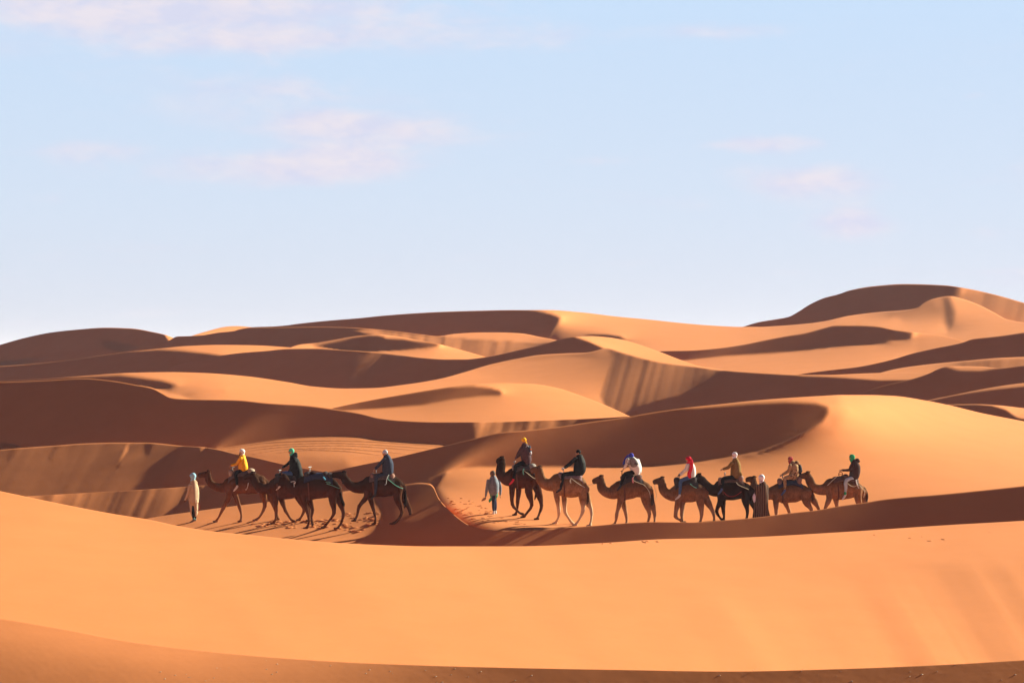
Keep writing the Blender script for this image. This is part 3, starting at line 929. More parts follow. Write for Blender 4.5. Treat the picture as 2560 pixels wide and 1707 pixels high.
# ---------------------------------------------------------------- camel
LEGR = {'f': (0.19, 0.125, 0.078, 0.052, 0.060), 'h': (0.24, 0.165, 0.078, 0.052, 0.060)}
def camel(crop, sheet_, ref, label, cols, torso, neck, head, legs, tail, hump=None, mane=True, tuft='dark', D=None, ny=0.0, snap=True,
          beard=None):
    ox, oy, k = CROPS[crop]
    rp, Dg = at(sheet_, ox + ref[0] / k, oy + ref[1] / k)
    D = Dg if D is None else D
    fr = Frame(crop, D)
    root = empty('camel', fr(ref[0], ref[1]))
    tag(root, label, 'camel', 'camels walking in line')
    mat = coat('camel_coat', *cols)
    mdark = cloth('camel_hair', cols[2], 0.9, 0.35, 18.0, 0.04)
    parts = []
    st = []
    for (x, yt, yb) in torso:
        h = (yb - yt) * 0.5 * fr.m
        st.append((fr(x, (yt + yb) / 2), h, min(0.37, max(h * 0.74, 0.12))))
    parts.append(tube_mesh(st, 20, 3))
    if hump:
        hx, hy, hr = hump
        parts.append(ball_mesh(fr(hx, hy), (hr * 1.45 * fr.m, 0.24, hr * 1.15 * fr.m)))
    ns = [(fr(x, y, ny * i / len(neck)), r * fr.m * 1.16, r * fr.m * 0.98) for i, (x, y, r) in enumerate(neck)]
    parts.append(tube_mesh(ns, 16, 3))
    hs = [(fr(x, y, ny), r * fr.m * (1.10 + 0.09 * i), r * fr.m * (0.86 + 0.05 * i)) for i, (x, y, r) in enumerate(head)]
    parts.append(tube_mesh(hs, 14, 3))
    # brow, cheeks, lips
    p0 = hs[0][0]; p1 = hs[-1][0]; dirh = (p1 - p0).normalized(); L = (p1 - p0).length
    up = Vector((0, -1, 0)).cross(dirh); 
    if up.z < 0: up = -up
    r0 = hs[0][1]
    for sy in (-1, 1):
        parts.append(ball_mesh(p0 + dirh * L * 0.20 + up * r0 * 0.55 + Vector((0, sy * r0 * 0.5, 0)), (r0 * 0.34, r0 * 0.26, r0 * 0.26)))
        parts.append(ball_mesh(p0 + dirh * L * 0.12 - up * r0 * 0.25 + Vector((0, sy * r0 * 0.32, 0)), (r0 * 0.62, r0 * 0.42, r0 * 0.66)))
    parts.append(ball_mesh(p1 - up * hs[-1][1] * 0.75 - dirh * 0.02, (hs[-1][1] * 0.8, hs[-1][1] * 0.6, hs[-1][1] * 0.5)))
    feet = []
    for (kind, side, pts) in legs:
        dy = -0.21 if side == 'n' else 0.21
        rr = LEGR[kind]
        # the foot stands on the sand seen at its pixel
        fx, fy = fr.px(*pts[-1])
        _, Df = at(sheet_, fx, fy)
        ddy = Df - D
        if not snap or abs(ddy) > 0.75: ddy = dy
        ls = []
        nP = len(pts)
        for i, (x, y) in enumerate(pts):
            t = i / (nP - 1)
            off = dy * (1 if i else 0.75) * (1 - t) + (ddy if snap else dy) * t
            ls.append((fr(x, y - (0.055 / fr.m if i == nP - 1 else 0), off), rr[min(i, 4)], rr[min(i, 4)] * (0.72 if i == 0 else 0.9)))
        parts.append(tube_mesh(ls, 12, 3))
        kp = ls[2]
        parts.append(ball_mesh(kp[0], (rr[2] * 1.12, rr[2] * 1.0, rr[2] * 1.2)))
        fp = ls[-1][0]
        lifted = (len(pts) > 4 and pts[-1][0] > pts[-2][0] + 5 and kind == 'f')
        if lifted:
            d = (Vector(ls[-1][0]) - Vector(ls[-2][0])).normalized()
            parts.append(tube_mesh([(fp, 0.06, 0.075), (fp + d * 0.05 + Vector((0.03, 0, 0.02)), 0.06, 0.08), (fp + d * 0.11, 0.045, 0.06)], 10, 2))
        else:
            parts.append(tube_mesh([(fp + Vector((0.05, 0, -0.015)), 0.045, 0.07), (fp + Vector((-0.03, 0, -0.02)), 0.05, 0.085), (fp + Vector((-0.13, 0, -0.025)), 0.035, 0.07)], 10, 2))
        feet.append(fp)
    blob('body', parts, mat, root, 0.024, 3, 0.006, int(ref[0]))
    for sy in (-1, 1):
        e = p0 + dirh * L * 0.24 + up * r0 * 0.50 + Vector((0, sy * r0 * 0.66, 0))
        raw('eye', [ball_mesh(e, 0.024, 8, 6)], MEYE, root)
        b_ = p0 - dirh * 0.05 + up * r0 * 0.75 + Vector((0, sy * r0 * 0.60, 0))
        raw('ear', [tube_mesh([(b_, 0.022, 0.03), (b_ + up * 0.02 - dirh * 0.04 + Vector((0, sy * 0.02, 0)), 0.022, 0.034), (b_ + up * 0.04 - dirh * 0.07 + Vector((0, sy * 0.03, 0)), 0.006, 0.012)], 8, 2)], mat, root)
    tl = [(fr(x, y), r * fr.m, r * fr.m) for (x, y, r) in tail]
    raw('tail', [tube_mesh(tl, 8, 3)], mdark if tuft == 'dark' else mat, root)
    if mane:
        ms = []
        for i, (x, y, r) in enumerate(neck):
            if i == 0: continue
            nxt = neck[min(i + 1, len(neck) - 1)]; prv = neck[i - 1]
            t = Vector((nxt[0] - prv[0], 0, -(nxt[1] - prv[1]))).normalized()
            nr_ = Vector((-t.z, 0, t.x)) 
            if nr_.z < 0 and abs(nr_.z) > 0.15: nr_ = -nr_
            elif nr_.x < 0 and abs(nr_.z) <= 0.15: nr_ = -nr_
            ms.append((fr(x, y, ny * i / len(neck)) + nr_ * (r * fr.m * 0.82), r * fr.m * 0.24, r * fr.m * 0.30))
        pc = p0 + up * r0 * 0.75 - dirh * 0.02
        ms.append((pc, r0 * 0.34, r0 * 0.42))
        blob('mane', [tube_mesh(ms, 10, 3), ball_mesh(pc + up * 0.01, (r0 * 0.6, r0 * 0.5, r0 * 0.4))], mdark, root, 0.02, 2, 0.008, int(ref[0]) + 1)
    if beard:
        bs = [(fr(x, y, ny), r * fr.m, r * fr.m * 0.6) for (x, y, r) in beard]
        blob('throat_hair', [tube_mesh(bs, 10, 3)], mdark, root, 0.02, 2, 0.008, int(ref[0]) + 2)
    root['Dm'] = D
    del root['Dm']
    return dict(root=root, fr=fr, st=st, D=D, head=p1, poll=p0, tail=tl[0][0])

# ---------------------------------------------------------------- saddle
def torso_at(cm, X):
    """centre, half height and half width of the camel's trunk at world x"""
    st = cm['st']
    xs = [s[0].x for s in st]
    return (np.interp(X, xs, [s[0].z for s in st]), np.interp(X, xs, [s[1] for s in st]), np.interp(X, xs, [s[2] for s in st]), st[0][0].y)

def saddle(cm, label, x0, x1, topy, colour, pad=None, padcol=None, handle=None, drop=100, girth=True, lift=0.05, rim=None):
    """x0, x1, topy in crop pixels: a thick blanket over the hump with pads before and behind"""
    fr = cm['fr']; root = empty('camel_saddle', fr((x0 + x1) / 2, topy))
    tag(root, label, 'saddle', 'saddles on the camels')
    mb = colour
    nx, na = 12, 22
    V = []; F = []
    wx0, wx1 = fr(x0, topy).x, fr(x1, topy).x
    topz = fr(x0, topy).z
    rs = np.random.RandomState(int(x0))
    for layer in (0, 1):
        for i in range(nx + 1):
            t = i / nx; X = wx0 + (wx1 - wx0) * t
            cz, hh, hw, cy = torso_at(cm, X)
            bul = math.sin(math.pi * min(max(t, 0.0), 1.0)) ** 0.6
            tz = cz + hh + lift * 0.5 + (topz - cz - hh - lift * 0.5) * bul
            for j in range(na + 1):
                a = math.radians((-drop + 2 * drop * j / na) * (0.80 + 0.08 * math.sin(5 * t + 2)))
                off = (0.035 + lift) if layer == 0 else 0.012
                wob = 0.012 * math.sin(7 * t + 3 * a) + 0.01 * rs.randn()
                up_ = (tz - cz) if math.cos(a) > 0 else hh
                V.append((X, cy + (hw + off + wob) * math.sin(a), cz + (up_ + (0 if layer == 0 else -0.03)) * math.cos(a)))
    w = na + 1; lay = (nx + 1) * w
    for i in range(nx):
        for j in range(na):
            a = i * w + j
            F.append((a, a + 1, a + w + 1, a + w)); F.append((lay + a, lay + a + w, lay + a + w + 1, lay + a + 1))
    for i in range(nx):
        for j in (0, na):
            a = i * w + j; F.append((a, a + w, lay + a + w, lay + a))
    for j in range(na):
        for i in (0, nx):
            a = i * w + j; F.append((a, lay + a, lay + a + 1, a + 1))
    me_o = raw('blanket', [([Vector(v) for v in V], F)], mb, root)
    for q, (px_, py_, rx, rz) in enumerate(pad or ()):
        c = fr(px_, py_)
        blob('cushion', [ball_mesh(c, (rx * fr.m * 1.05, 0.27, rz * fr.m * 0.78)), ball_mesh(c + Vector((0.0, -0.16, -0.06)), (rx * fr.m * 0.8, 0.12, rz * fr.m)),
                         ball_mesh(c + Vector((0.0, 0.16, -0.06)), (rx * fr.m * 0.8, 0.12, rz * fr.m))], padcol or mb, root, 0.025, 3, 0.010, int(px_))
    if handle:
        hx, hy = handle[0], handle[1]; hc = handle[2] if len(handle) > 2 else MMETAL
        b_ = fr(hx, hy + 60); t_ = fr(hx, hy)
        raw('handle', [tube_mesh([(b_ + Vector((0, -0.08, 0)), 0.013, 0.013), (t_ + Vector((0, -0.10, 0)), 0.013, 0.013)], 6, 1),
                       tube_mesh([(b_ + Vector((0, 0.08, 0)), 0.013, 0.013), (t_ + Vector((0, 0.10, 0)), 0.013, 0.013)], 6, 1),
                       tube_mesh([(t_ + Vector((-0.05, -0.2, 0.01)), 0.015, 0.015), (t_ + Vector((0, 0, 0.02)), 0.015, 0.015), (t_ + Vector((0.05, 0.2, 0.01)), 0.015, 0.015)], 6, 2)], hc, root)
    if girth:
        for gx in (wx0 + (wx1 - wx0) * 0.16,):
            cz, hh, hw, cy = torso_at(cm, gx)
            ring = [Vector((gx + 0.02 * math.sin(a * 2), cy + (hw + 0.02) * math.sin(a), cz + (hh + 0.015) * math.cos(a))) for a in [math.radians(70 + 220 * k / 16) for k in range(17)]]
            raw('girth_strap', [strap(ring, 0.05, 0.008)], cloth('strap_cloth', (0.12, 0.05, 0.04), 0.9, 0.2), root)
    return root

def strap(pts, w, th):
    V = []; F = []
    for i, p in enumerate(pts):
        for dx in (-w / 2, w / 2):
            V.append(p + Vector((dx, 0, 0)))
    for i in range(len(pts) - 1):
        F.append((2 * i, 2 * i + 1, 2 * i + 3, 2 * i + 2))
    n = len(V); c = sum(pts, Vector()) / len(pts)
    V2 = [v + (v - c).normalized() * th for v in V]
    F2 = [tuple(reversed([i + n for i in f])) for f in F]
    E = []
    for i in range(len(pts) - 1):
        for s in (0, 1):
            a, b = 2 * i + s, 2 * i + 2 + s
            E.append((a, b, b + n, a + n))
    return V + V2, F + F2 + E

def rope(name, label, pts, mat, r=0.011, group='lead ropes and cords', cat='rope'):
    root = None
    V, F = tube_mesh([(p, r, r) for p in pts], 6, 4)
    me = bpy.data.meshes.new(name)
    c = Vector(pts[0])
    me.from_pydata([tuple(v - c) for v in V], [], F); me.materials.append(mat)
    me.polygons.foreach_set('use_smooth', [True] * len(me.polygons))
    o = bpy.data.objects.new(name, me); o.location = c; COL.objects.link(o)
    tag(o, label, cat, group)
    return o

# ---------------------------------------------------------------- people
def hand(c, d, r=1.0, sy=-1):
    """palm and five bent fingers reaching along d"""
    d = Vector(d).normalized(); lat = Vector((0, 1, 0)); lat = (lat - d * lat.dot(d)).normalized(); nn = d.cross(lat)
    if nn.z > 0: nn = -nn
    out = [tube_mesh([(c, 0.022, 0.03), (c + d * 0.045, 0.018, 0.042), (c + d * 0.085, 0.015, 0.040)], 10, 2)]
    for i, (o, L) in enumerate(((-0.031, 0.062), (-0.010, 0.075), (0.011, 0.070), (0.031, 0.054))):
        b = c + d * 0.075 + lat * o
        k = b + d * L * 0.5 + nn * 0.012
        out.append(tube_mesh([(b, 0.0095, 0.0095), (k, 0.009, 0.009), (k + d * L * 0.22 + nn * L * 0.42, 0.0075, 0.0075)], 6, 2))
    b = c + d * 0.02 - lat * 0.03
    out.append(tube_mesh([(b, 0.013, 0.013), (b + d * 0.035 - lat * 0.025 + nn * 0.01, 0.011, 0.011), (b + d * 0.06 - lat * 0.02 + nn * 0.03, 0.009, 0.009)], 6, 2))
    return out

def person(crop, D, label, head, face, torso, arms, legs, top, bottom, shoe, skin=MSKIN, coat_r=1.0, headgear=None, hood=None,
           skirt=None, group=None, hands=True, robe=None, shoeless=False, sleeve=0.060, legr=0.082, puff=0.0, lean=0.0, sock=None):
    """head (x, y, r); face = direction (x, y, z); torso = [(x, y, r)] neck to seat; arms = [(side, [(x,y)*3])]; legs = [(side, [(x,y)*3], toe)]"""
    fr = Frame(crop, D)
    base = fr(torso[-1][0], torso[-1][1])
    root = empty('person', base)
    tag(root, label, 'person', group)
    hc = fr(head[0], head[1]); hr = head[2] * fr.m
    fd = Vector(face).normalized(); side = Vector((0, 0, 1)).cross(fd).normalized(); 
    parts = []
    # head with nose, brow, chin, ears
    parts.append(ball_mesh(hc, (hr * 0.90, hr * 0.82, hr * 1.08), 16, 12))
    parts.append(ball_mesh(hc + fd * hr * 0.30 + Vector((0, 0, -hr * 0.50)), (hr * 0.55, hr * 0.5, hr * 0.55)))
    parts.append(tube_mesh([(hc + fd * hr * 0.78 + Vector((0, 0, hr * 0.12)), 0.012, 0.012), (hc + fd * hr * 1.08 + Vector((0, 0, -hr * 0.18)), 0.016, 0.017)], 8, 2))
    parts.append(tube_mesh([(hc + fd * hr * 0.80 + side * 0.025 + Vector((0, 0, -hr * 0.50)), 0.009, 0.012), (hc + fd * hr * 0.80 - side * 0.025 + Vector((0, 0, -hr * 0.50)), 0.009, 0.012)], 8, 1))
    for s in (-1, 1):
        parts.append(ball_mesh(hc + side * s * hr * 0.84, (0.018, 0.012, 0.03)))
    nk = fr(torso[0][0], torso[0][1])
    parts.append(tube_mesh([(hc - Vector((0, 0, hr * 0.5)), 0.06, 0.06), (nk - Vector((0, 0, 0.03)), 0.065, 0.075)], 12, 2))
    parts.append(tube_mesh([(fr(x, y), r * fr.m * 0.72, r * fr.m * 0.85) for (x, y, r) in torso], 14, 2))
    tops = [tube_mesh([(fr(x, y), r * fr.m * 1.12, min(r * fr.m * 1.28, 0.27)) for (x, y, r) in torso], 18, 3)]
    bott = []
    for sd_, pts in arms:
        dy = {'n': -0.20, 'f': 0.20}[sd_]
        P = [fr(x, y, dy * (1.0 if i < 2 else 0.75)) for i, (x, y) in enumerate(pts)]
        d = (P[2] - P[1]).normalized(); wr = P[2]
        parts.append(tube_mesh([(P[0], 0.045, 0.045), (P[1], 0.038, 0.038), (wr, 0.026, 0.028)], 10, 2))
        if hands: parts += hand(wr, d)
        tops.append(tube_mesh([(P[0], sleeve * 1.35, sleeve * 1.25), (P[0] * 0.5 + P[1] * 0.5, sleeve * 1.2, sleeve * 1.2), (P[1], sleeve * 1.08, sleeve * 1.08), (wr - d * 0.02, sleeve * 0.8, sleeve * 0.8)], 12, 2))
    shoes = []
    for sd_, pts, toe in legs:
        sp = 0.30 if not robe and not skirt == 'walk' else 0.10
        if skirt == 'walk': sp = 0.09
        dy = {'n': -1, 'f': 1}[sd_]
        offs = [0.09, sp, sp + 0.04]
        if sp < 0.2: offs = [0.08, 0.09, 0.09]
        P = [fr(x, y, dy * offs[i]) for i, (x, y) in enumerate(pts)]
        T_ = fr(toe[0], toe[1], dy * offs[2])
        parts.append(tube_mesh([(P[0], 0.075, 0.075), (P[1], 0.052, 0.052), (P[2], 0.036, 0.036)], 10, 2))
        bott.append(tube_mesh([(P[0], legr * 1.25, legr * 1.2), (P[1], legr, legr), ((P[1] + P[2]) * 0.5, legr * 0.88, legr * 0.88), (P[2] + (P[1] - P[2]).normalized() * 0.05, legr * 0.62, legr * 0.62)], 12, 3))
        a = P[2]; ft = (T_ - a).normalized()
        heel = a - ft * 0.03 + Vector((0, 0, -0.045))
        shoes.append(([tube_mesh([(heel + Vector((0, 0, 0.02)), 0.045, 0.040), (heel + ft * 0.09 + Vector((0, 0, 0.0)), 0.048, 0.044), (heel + ft * 0.22, 0.034, 0.046), (heel + ft * 0.26, 0.022, 0.036)], 12, 2),
                       tube_mesh([(a + Vector((0, 0, 0.02)), 0.045, 0.045), (heel + Vector((0, 0, 0.02)), 0.042, 0.042)], 10, 1)], a))
    blob('body', parts, skin, root, 0.0125, 1)
    for s in (-1, 1):
        raw('eye', [ball_mesh(hc + fd * hr * 0.80 + side * s * hr * 0.30 + Vector((0, 0, hr * 0.08)), 0.013, 8, 6)], MEYE, root)
    if bott:
        bott.append(ball_mesh(fr(torso[-1][0], torso[-1][1] + 4), (0.14, 0.17, 0.12)))
        blob('trousers', bott, bottom, root, 0.016, 3, 0.004, int(head[0]))
    if sock:
        for (g, a) in shoes:
            raw('sock', [tube_mesh([(a + Vector((0, 0, 0.10)), 0.05, 0.05), (a + Vector((0, 0, 0.0)), 0.048, 0.048)], 10, 1)], sock, root)
    for (g, a) in shoes:
        blob('shoe', g, shoe, root, 0.013, 2)
    if skirt and skirt != 'walk':
        tops.append(tube_mesh([(fr(x, y), r * fr.m, r * fr.m * 1.2) for (x, y, r) in skirt], 18, 3))
    if robe:
        rb = tube_mesh([(fr(x, y), r * fr.m, r * fr.m * 0.85) for (x, y, r) in robe], 40, 4)
        tops.append(rb)
    blob('robe' if robe else 'jacket', tops, top, root, 0.018, 3, 0.006 + puff, int(head[0]) + 3)
    if hood:
        col, items = hood
        blob('hood', [ball_mesh(fr(x, y), (r * fr.m, r * fr.m * 1.15, r * fr.m * 0.85)) for (x, y, r) in items], col, root, 0.018, 3, 0.004)
    if headgear:
        nm, col, spec = headgear
        g = []
        back = -fd
        if spec == 'scarf' or spec == 'wrap':
            c = hc + back * hr * 0.22 + Vector((0, 0, hr * 0.22))
            g.append(ball_mesh(c, (hr * 1.08, hr * 1.05, hr * 1.08), 16, 12))
            for kk in range(4):        # rolled bands of the turban
                z = hr * (0.25 + 0.28 * kk); rr = hr * (1.02 - 0.13 * kk * kk * 0.5)
                ring = []
                for q in range(17):
                    a = 2 * math.pi * q / 16
                    v = fd * math.cos(a) * rr * 0.95 + side * math.sin(a) * rr * 0.92
                    ring.append((hc + v + Vector((0, 0, z + 0.10 * hr * math.sin(a * 1 + kk))), hr * 0.17, hr * 0.17))
                g.append(tube_mesh(ring, 8, 1))
            g.append(tube_mesh([(hc + back * hr * 0.45 + Vector((0, 0, -hr * 0.1)), hr * 0.75, hr * 0.8), (hc + back * hr * 0.25 + Vector((0, 0, -hr * 0.95)), hr * 0.72, hr * 0.85),
                                (hc + Vector((0, 0, -hr * 1.35)), hr * 0.8, hr * 0.95)], 14, 2))
            if spec == 'wrap':
                g.append(ball_mesh(hc + fd * hr * 0.35 + Vector((0, 0, -hr * 0.75)), (hr * 0.78, hr * 0.75, hr * 0.45)))
        elif spec == 'cap':
            g.append(ball_mesh(hc + back * hr * 0.10 + Vector((0, 0, hr * 0.30)), (hr * 1.05, hr * 1.0, hr * 0.95), 16, 12))
            g.append(tube_mesh([(hc + fd * hr * 0.6 + Vector((0, 0, hr * 0.25)), 0.03, 0.07), (hc + fd * hr * 1.3 + Vector((0, 0, hr * 0.12)), 0.012, 0.06)], 10, 2))
        elif spec == 'beanie':
            g.append(ball_mesh(hc + back * hr * 0.12 + Vector((0, 0, hr * 0.35)), (hr * 1.06, hr * 1.02, hr * 1.0), 16, 12))
        blob(nm, g, col, root, 0.014, 2, 0.003, int(head[1]))
    return dict(root=root, fr=fr, hc=hc, hr=hr, fd=fd)

def drape_on(per, name, pts, mat, ry=0.7, dy=0.0, vox=0.016):
    fr = per['fr']
    return blob(name, [tube_mesh([(fr(x, y, dy), r * fr.m, r * fr.m * ry) for (x, y, r) in pts], 12, 3)], mat, per['root'], vox, 2, 0.005, 5)

def backpack(fr, label, x, y, w, h, mat, trim, dy=0.0, tilt=0.0, depth=0.11, patch=None):
    c = fr(x, y, dy)
    root = empty('backpack', c - Vector((0, 0, h * fr.m)))
    tag(root, label, 'backpack')
    W_, H_ = w * fr.m, h * fr.m
    ax = Vector((math.sin(tilt), 0, math.cos(tilt)))
    blob('bag', [tube_mesh([(c - ax * H_ * 0.75, W_ * 0.95, depth * 1.1), (c, W_, depth * 1.25), (c + ax * H_ * 0.8, W_ * 0.72, depth)], 14, 3)], mat, root, 0.016, 2, 0.004)
    blob('pocket', [ball_mesh(c - ax * H_ * 0.35 + Vector((W_ * 0.45, -depth * 0.55, 0)), (W_ * 0.65, 0.08, H_ * 0.38))], trim, root, 0.014, 2)
    for s in (-1, 1):
        raw('shoulder_strap', [tube_mesh([(c + ax * H_ * 0.8 + Vector((0, s * 0.09, 0)), 0.012, 0.022), (c + ax * H_ * 1.0 + Vector((-W_ * 0.9, s * 0.11, 0)), 0.012, 0.022),
                                          (c + Vector((-W_ * 1.9, s * 0.13, 0)), 0.012, 0.022), (c - ax * H_ * 0.6 + Vector((-W_ * 0.9, s * 0.12, 0)), 0.012, 0.022)], 6, 3)], trim, root)
    if patch:
        raw('patch', [ball_mesh(c + ax * H_ * 0.35 + Vector((W_ * 0.55, -depth * 0.9, 0)), (W_ * 0.42, 0.03, H_ * 0.16), 10, 6)], patch, root)
    return root
# ------------------------------------------------------------------ the caravan
BRN = ((0.066, 0.021, 0.010), (0.15, 0.060, 0.030), (0.020, 0.007, 0.004))
CHE = ((0.058, 0.017, 0.008), (0.085, 0.030, 0.016), (0.014, 0.005, 0.003))
TAN = ((0.26, 0.125, 0.060), (0.62, 0.42, 0.28), (0.10, 0.045, 0.022))
TAN2 = ((0.20, 0.088, 0.042), (0.36, 0.19, 0.11), (0.065, 0.028, 0.014))
BLK = ((0.024, 0.008, 0.005), (0.050, 0.02, 0.012), (0.018, 0.006, 0.004))

BRN1 = ((0.125, 0.046, 0.022), (0.20, 0.085, 0.045), (0.045, 0.016, 0.009))
c1 = camel('A', PATH, (1000, 1290), 'brown camel at the head of the line, behind the guide in the pale robe', BRN1,
    torso=[(745, 700, 845), (800, 630, 868), (950, 560, 875), (1080, 530, 878), (1200, 555, 865), (1300, 590, 825), (1372, 655, 765)],
    neck=[(800, 750, 90), (710, 775, 62), (610, 765, 52), (530, 715, 48), (492, 650, 44), (488, 600, 42)],
    head=[(490, 568, 46), (440, 580, 40), (385, 585, 31), (352, 585, 25)],
    legs=[('f', 'n', [(800, 800), (800, 915), (712, 1085), (645, 1220), (605, 1295)]),
          ('f', 'f', [(850, 800), (895, 900), (955, 1060), (985, 1190), (975, 1293)]),
          ('h', 'n', [(1270, 700), (1315, 870), (1338, 1055), (1265, 1210), (1205, 1275)]),
          ('h', 'f', [(1310, 720), (1420, 900), (1475, 1050), (1520, 1180), (1540, 1262)])],
    tail=[(1375, 690, 16), (1395, 760, 14), (1390, 850, 16), (1385, 900, 22), (1388, 930, 8)], hump=(1010, 560, 62), ny=-0.1)
c2 = camel('G', PATH, (800, 1385), 'dark brown camel whose rider wears a green turban and long black coat', BRN,
    torso=[(640, 500, 740), (720, 420, 790), (840, 340, 835), (980, 310, 850), (1120, 360, 840), (1250, 440, 800), (1330, 540, 720)],
    neck=[(720, 590, 115), (610, 620, 100), (500, 625, 92), (400, 570, 86), (330, 470, 78), (300, 390, 72)],
    head=[(290, 335, 72), (210, 345, 60), (140, 365, 46), (95, 375, 36)],
    legs=[('f', 'n', [(770, 700), (775, 860), (788, 1090), (778, 1280), (730, 1385)]),
          ('f', 'f', [(860, 700), (905, 860), (990, 1090), (1090, 1260), (1150, 1350)]),
          ('h', 'n', [(1240, 620), (1290, 830), (1395, 1060), (1335, 1230), (1290, 1315)]),
          ('h', 'f', [(1270, 620), (1400, 860), (1500, 1060), (1520, 1200), (1500, 1330)])],
    tail=[(1325, 570, 20), (1350, 660, 16), (1345, 760, 22), (1345, 800, 8)], hump=(960, 340, 90), ny=-0.25)
c3 = camel('B', PATH, (640, 1395), 'riderless brown camel carrying a dark blue roll, nearest of the front four', CHE,
    torso=[(265, 690, 900), (330, 610, 945), (450, 570, 960), (580, 560, 945), (700, 590, 935), (800, 650, 920), (890, 750, 870)],
    neck=[(330, 790, 110), (265, 800, 85), (190, 800, 66), (130, 755, 58), (90, 690, 55), (70, 640, 52)],
    head=[(62, 605, 52), (38, 650, 42), (22, 700, 33), (14, 735, 27)],
    legs=[('f', 'n', [(360, 850), (350, 960), (410, 1130), (438, 1290), (400, 1395)]),
          ('f', 'f', [(420, 860), (450, 980), (492, 1110), (475, 1215), (482, 1330)]),
          ('h', 'n', [(790, 780), (790, 960), (815, 1150), (735, 1285), (665, 1385)]),
          ('h', 'f', [(860, 790), (895, 960), (955, 1155), (925, 1300), (868, 1405)])],
    tail=[(895, 780, 20), (912, 870, 18), (930, 950, 22), (955, 1020, 24), (968, 1055, 8)], hump=(500, 590, 55), ny=-0.3, D=c2['D'] - 2.2)
c4 = camel('B', PATH, (1600, 1325), 'dark brown camel crossing the shadow edge, last of the front four', CHE,
    torso=[(1275, 650, 850), (1340, 600, 885), (1450, 590, 918), (1570, 575, 915), (1680, 590, 905), (1780, 640, 890), (1865, 715, 840)],
    neck=[(1330, 740, 100), (1250, 765, 84), (1150, 775, 72), (1070, 745, 60), (1010, 690, 55), (975, 640, 54)],
    head=[(960, 590, 58), (900, 588, 48), (840, 585, 36), (805, 582, 30)],
    legs=[('f', 'n', [(1320, 820), (1300, 920), (1195, 1055), (1165, 1190), (1125, 1285)]),
          ('f', 'f', [(1350, 830), (1370, 950), (1412, 1110), (1440, 1240), (1428, 1330)]),
          ('h', 'n', [(1770, 780), (1775, 950), (1836, 1140), (1775, 1260), (1705, 1330)]),
          ('h', 'f', [(1820, 790), (1865, 930), (1955, 1110), (1962, 1240), (1958, 1322)])],
    tail=[(1868, 740, 14), (1888, 800, 16), (1890, 880, 18), (1895, 960, 20), (1880, 1080, 8)], hump=(1560, 600, 55), ny=-0.1,
    beard=[(980, 660, 30), (960, 695, 24), (945, 715, 12)])
c5 = camel('C', CAMP, (800, 1350), 'tall dark chestnut camel leading the second group with its head held high', CHE,
    torso=[(545, 660, 850), (600, 600, 890), (680, 580, 908), (760, 570, 912), (840, 590, 905), (920, 640, 895), (985, 700, 850)],
    neck=[(600, 740, 105), (545, 780, 82), (480, 745, 72), (430, 680, 66), (435, 600, 60), (452, 530, 52)],
    head=[(458, 490, 56), (430, 490, 50), (405, 500, 40), (392, 510, 30)],
    legs=[('f', 'n', [(610, 820), (605, 930), (608, 1140), (690, 1250), (745, 1310)]),
          ('f', 'f', [(690, 830), (705, 930), (688, 1110), (680, 1230), (655, 1315)]),
          ('h', 'n', [(870, 800), (855, 960), (900, 1155), (835, 1270), (780, 1348)]),
          ('h', 'f', [(940, 800), (1000, 960), (1048, 1160), (1015, 1290), (985, 1378)])],
    tail=[(985, 760, 16), (990, 850, 14), (975, 950, 20), (955, 1040, 14), (945, 1080, 5)], hump=(790, 590, 60), ny=0.45, tuft='c')
c6 = camel('C', CAMP, (1500, 1460), 'tan camel with whitish front legs under the rider in the black puffer coat', TAN,
    torso=[(1215, 740, 950), (1280, 680, 985), (1390, 680, 1030), (1500, 690, 1050), (1600, 720, 1050), (1680, 790, 1040), (1735, 870, 980)],
    neck=[(1290, 820, 105), (1210, 850, 88), (1120, 845, 75), (1050, 790, 68), (1020, 720, 62), (1020, 670, 58)],
    head=[(1022, 635, 60), (975, 625, 48), (930, 630, 36), (905, 640, 28)],
    legs=[('f', 'n', [(1270, 900), (1275, 1010), (1308, 1215), (1300, 1350), (1262, 1440)]),
          ('f', 'f', [(1380, 930), (1395, 1050), (1402, 1250), (1460, 1360), (1505, 1445)]),
          ('h', 'n', [(1650, 900), (1670, 1060), (1672, 1240), (1620, 1370), (1562, 1470)]),
          ('h', 'f', [(1690, 900), (1735, 1080), (1795, 1225), (1800, 1360), (1778, 1480)])],
    tail=[(1715, 880, 30), (1728, 960, 26), (1745, 1060, 30), (1745, 1130, 26), (1740, 1180, 8)], hump=(1500, 700, 50))
c7 = camel('D', CAMP, (900, 1440), 'brown camel carrying the rider in white with a grey backpack', TAN2,
    torso=[(570, 740, 950), (650, 690, 1000), (760, 670, 1020), (880, 640, 995), (1000, 660, 975), (1120, 720, 990), (1205, 810, 950)],
    neck=[(650, 850, 105), (570, 905, 88), (480, 895, 78), (400, 850, 72), (365, 790, 68), (365, 730, 64)],
    head=[(365, 672, 66), (315, 678, 56), (262, 690, 42), (232, 695, 32)],
    legs=[('f', 'n', [(690, 920), (685, 1040), (628, 1255), (612, 1370), (592, 1450)]),
          ('f', 'f', [(720, 920), (735, 1060), (785, 1260), (795, 1370), (790, 1450)]),
          ('h', 'n', [(1090, 880), (1120, 1050), (1182, 1250), (1165, 1370), (1150, 1440)]),
          ('h', 'f', [(1150, 880), (1210, 1060), (1268, 1240), (1272, 1350), (1270, 1440)])],
    tail=[(1205, 800, 24), (1225, 880, 26), (1232, 970, 30), (1238, 1050, 26), (1225, 1110, 8)], hump=(880, 660, 60))
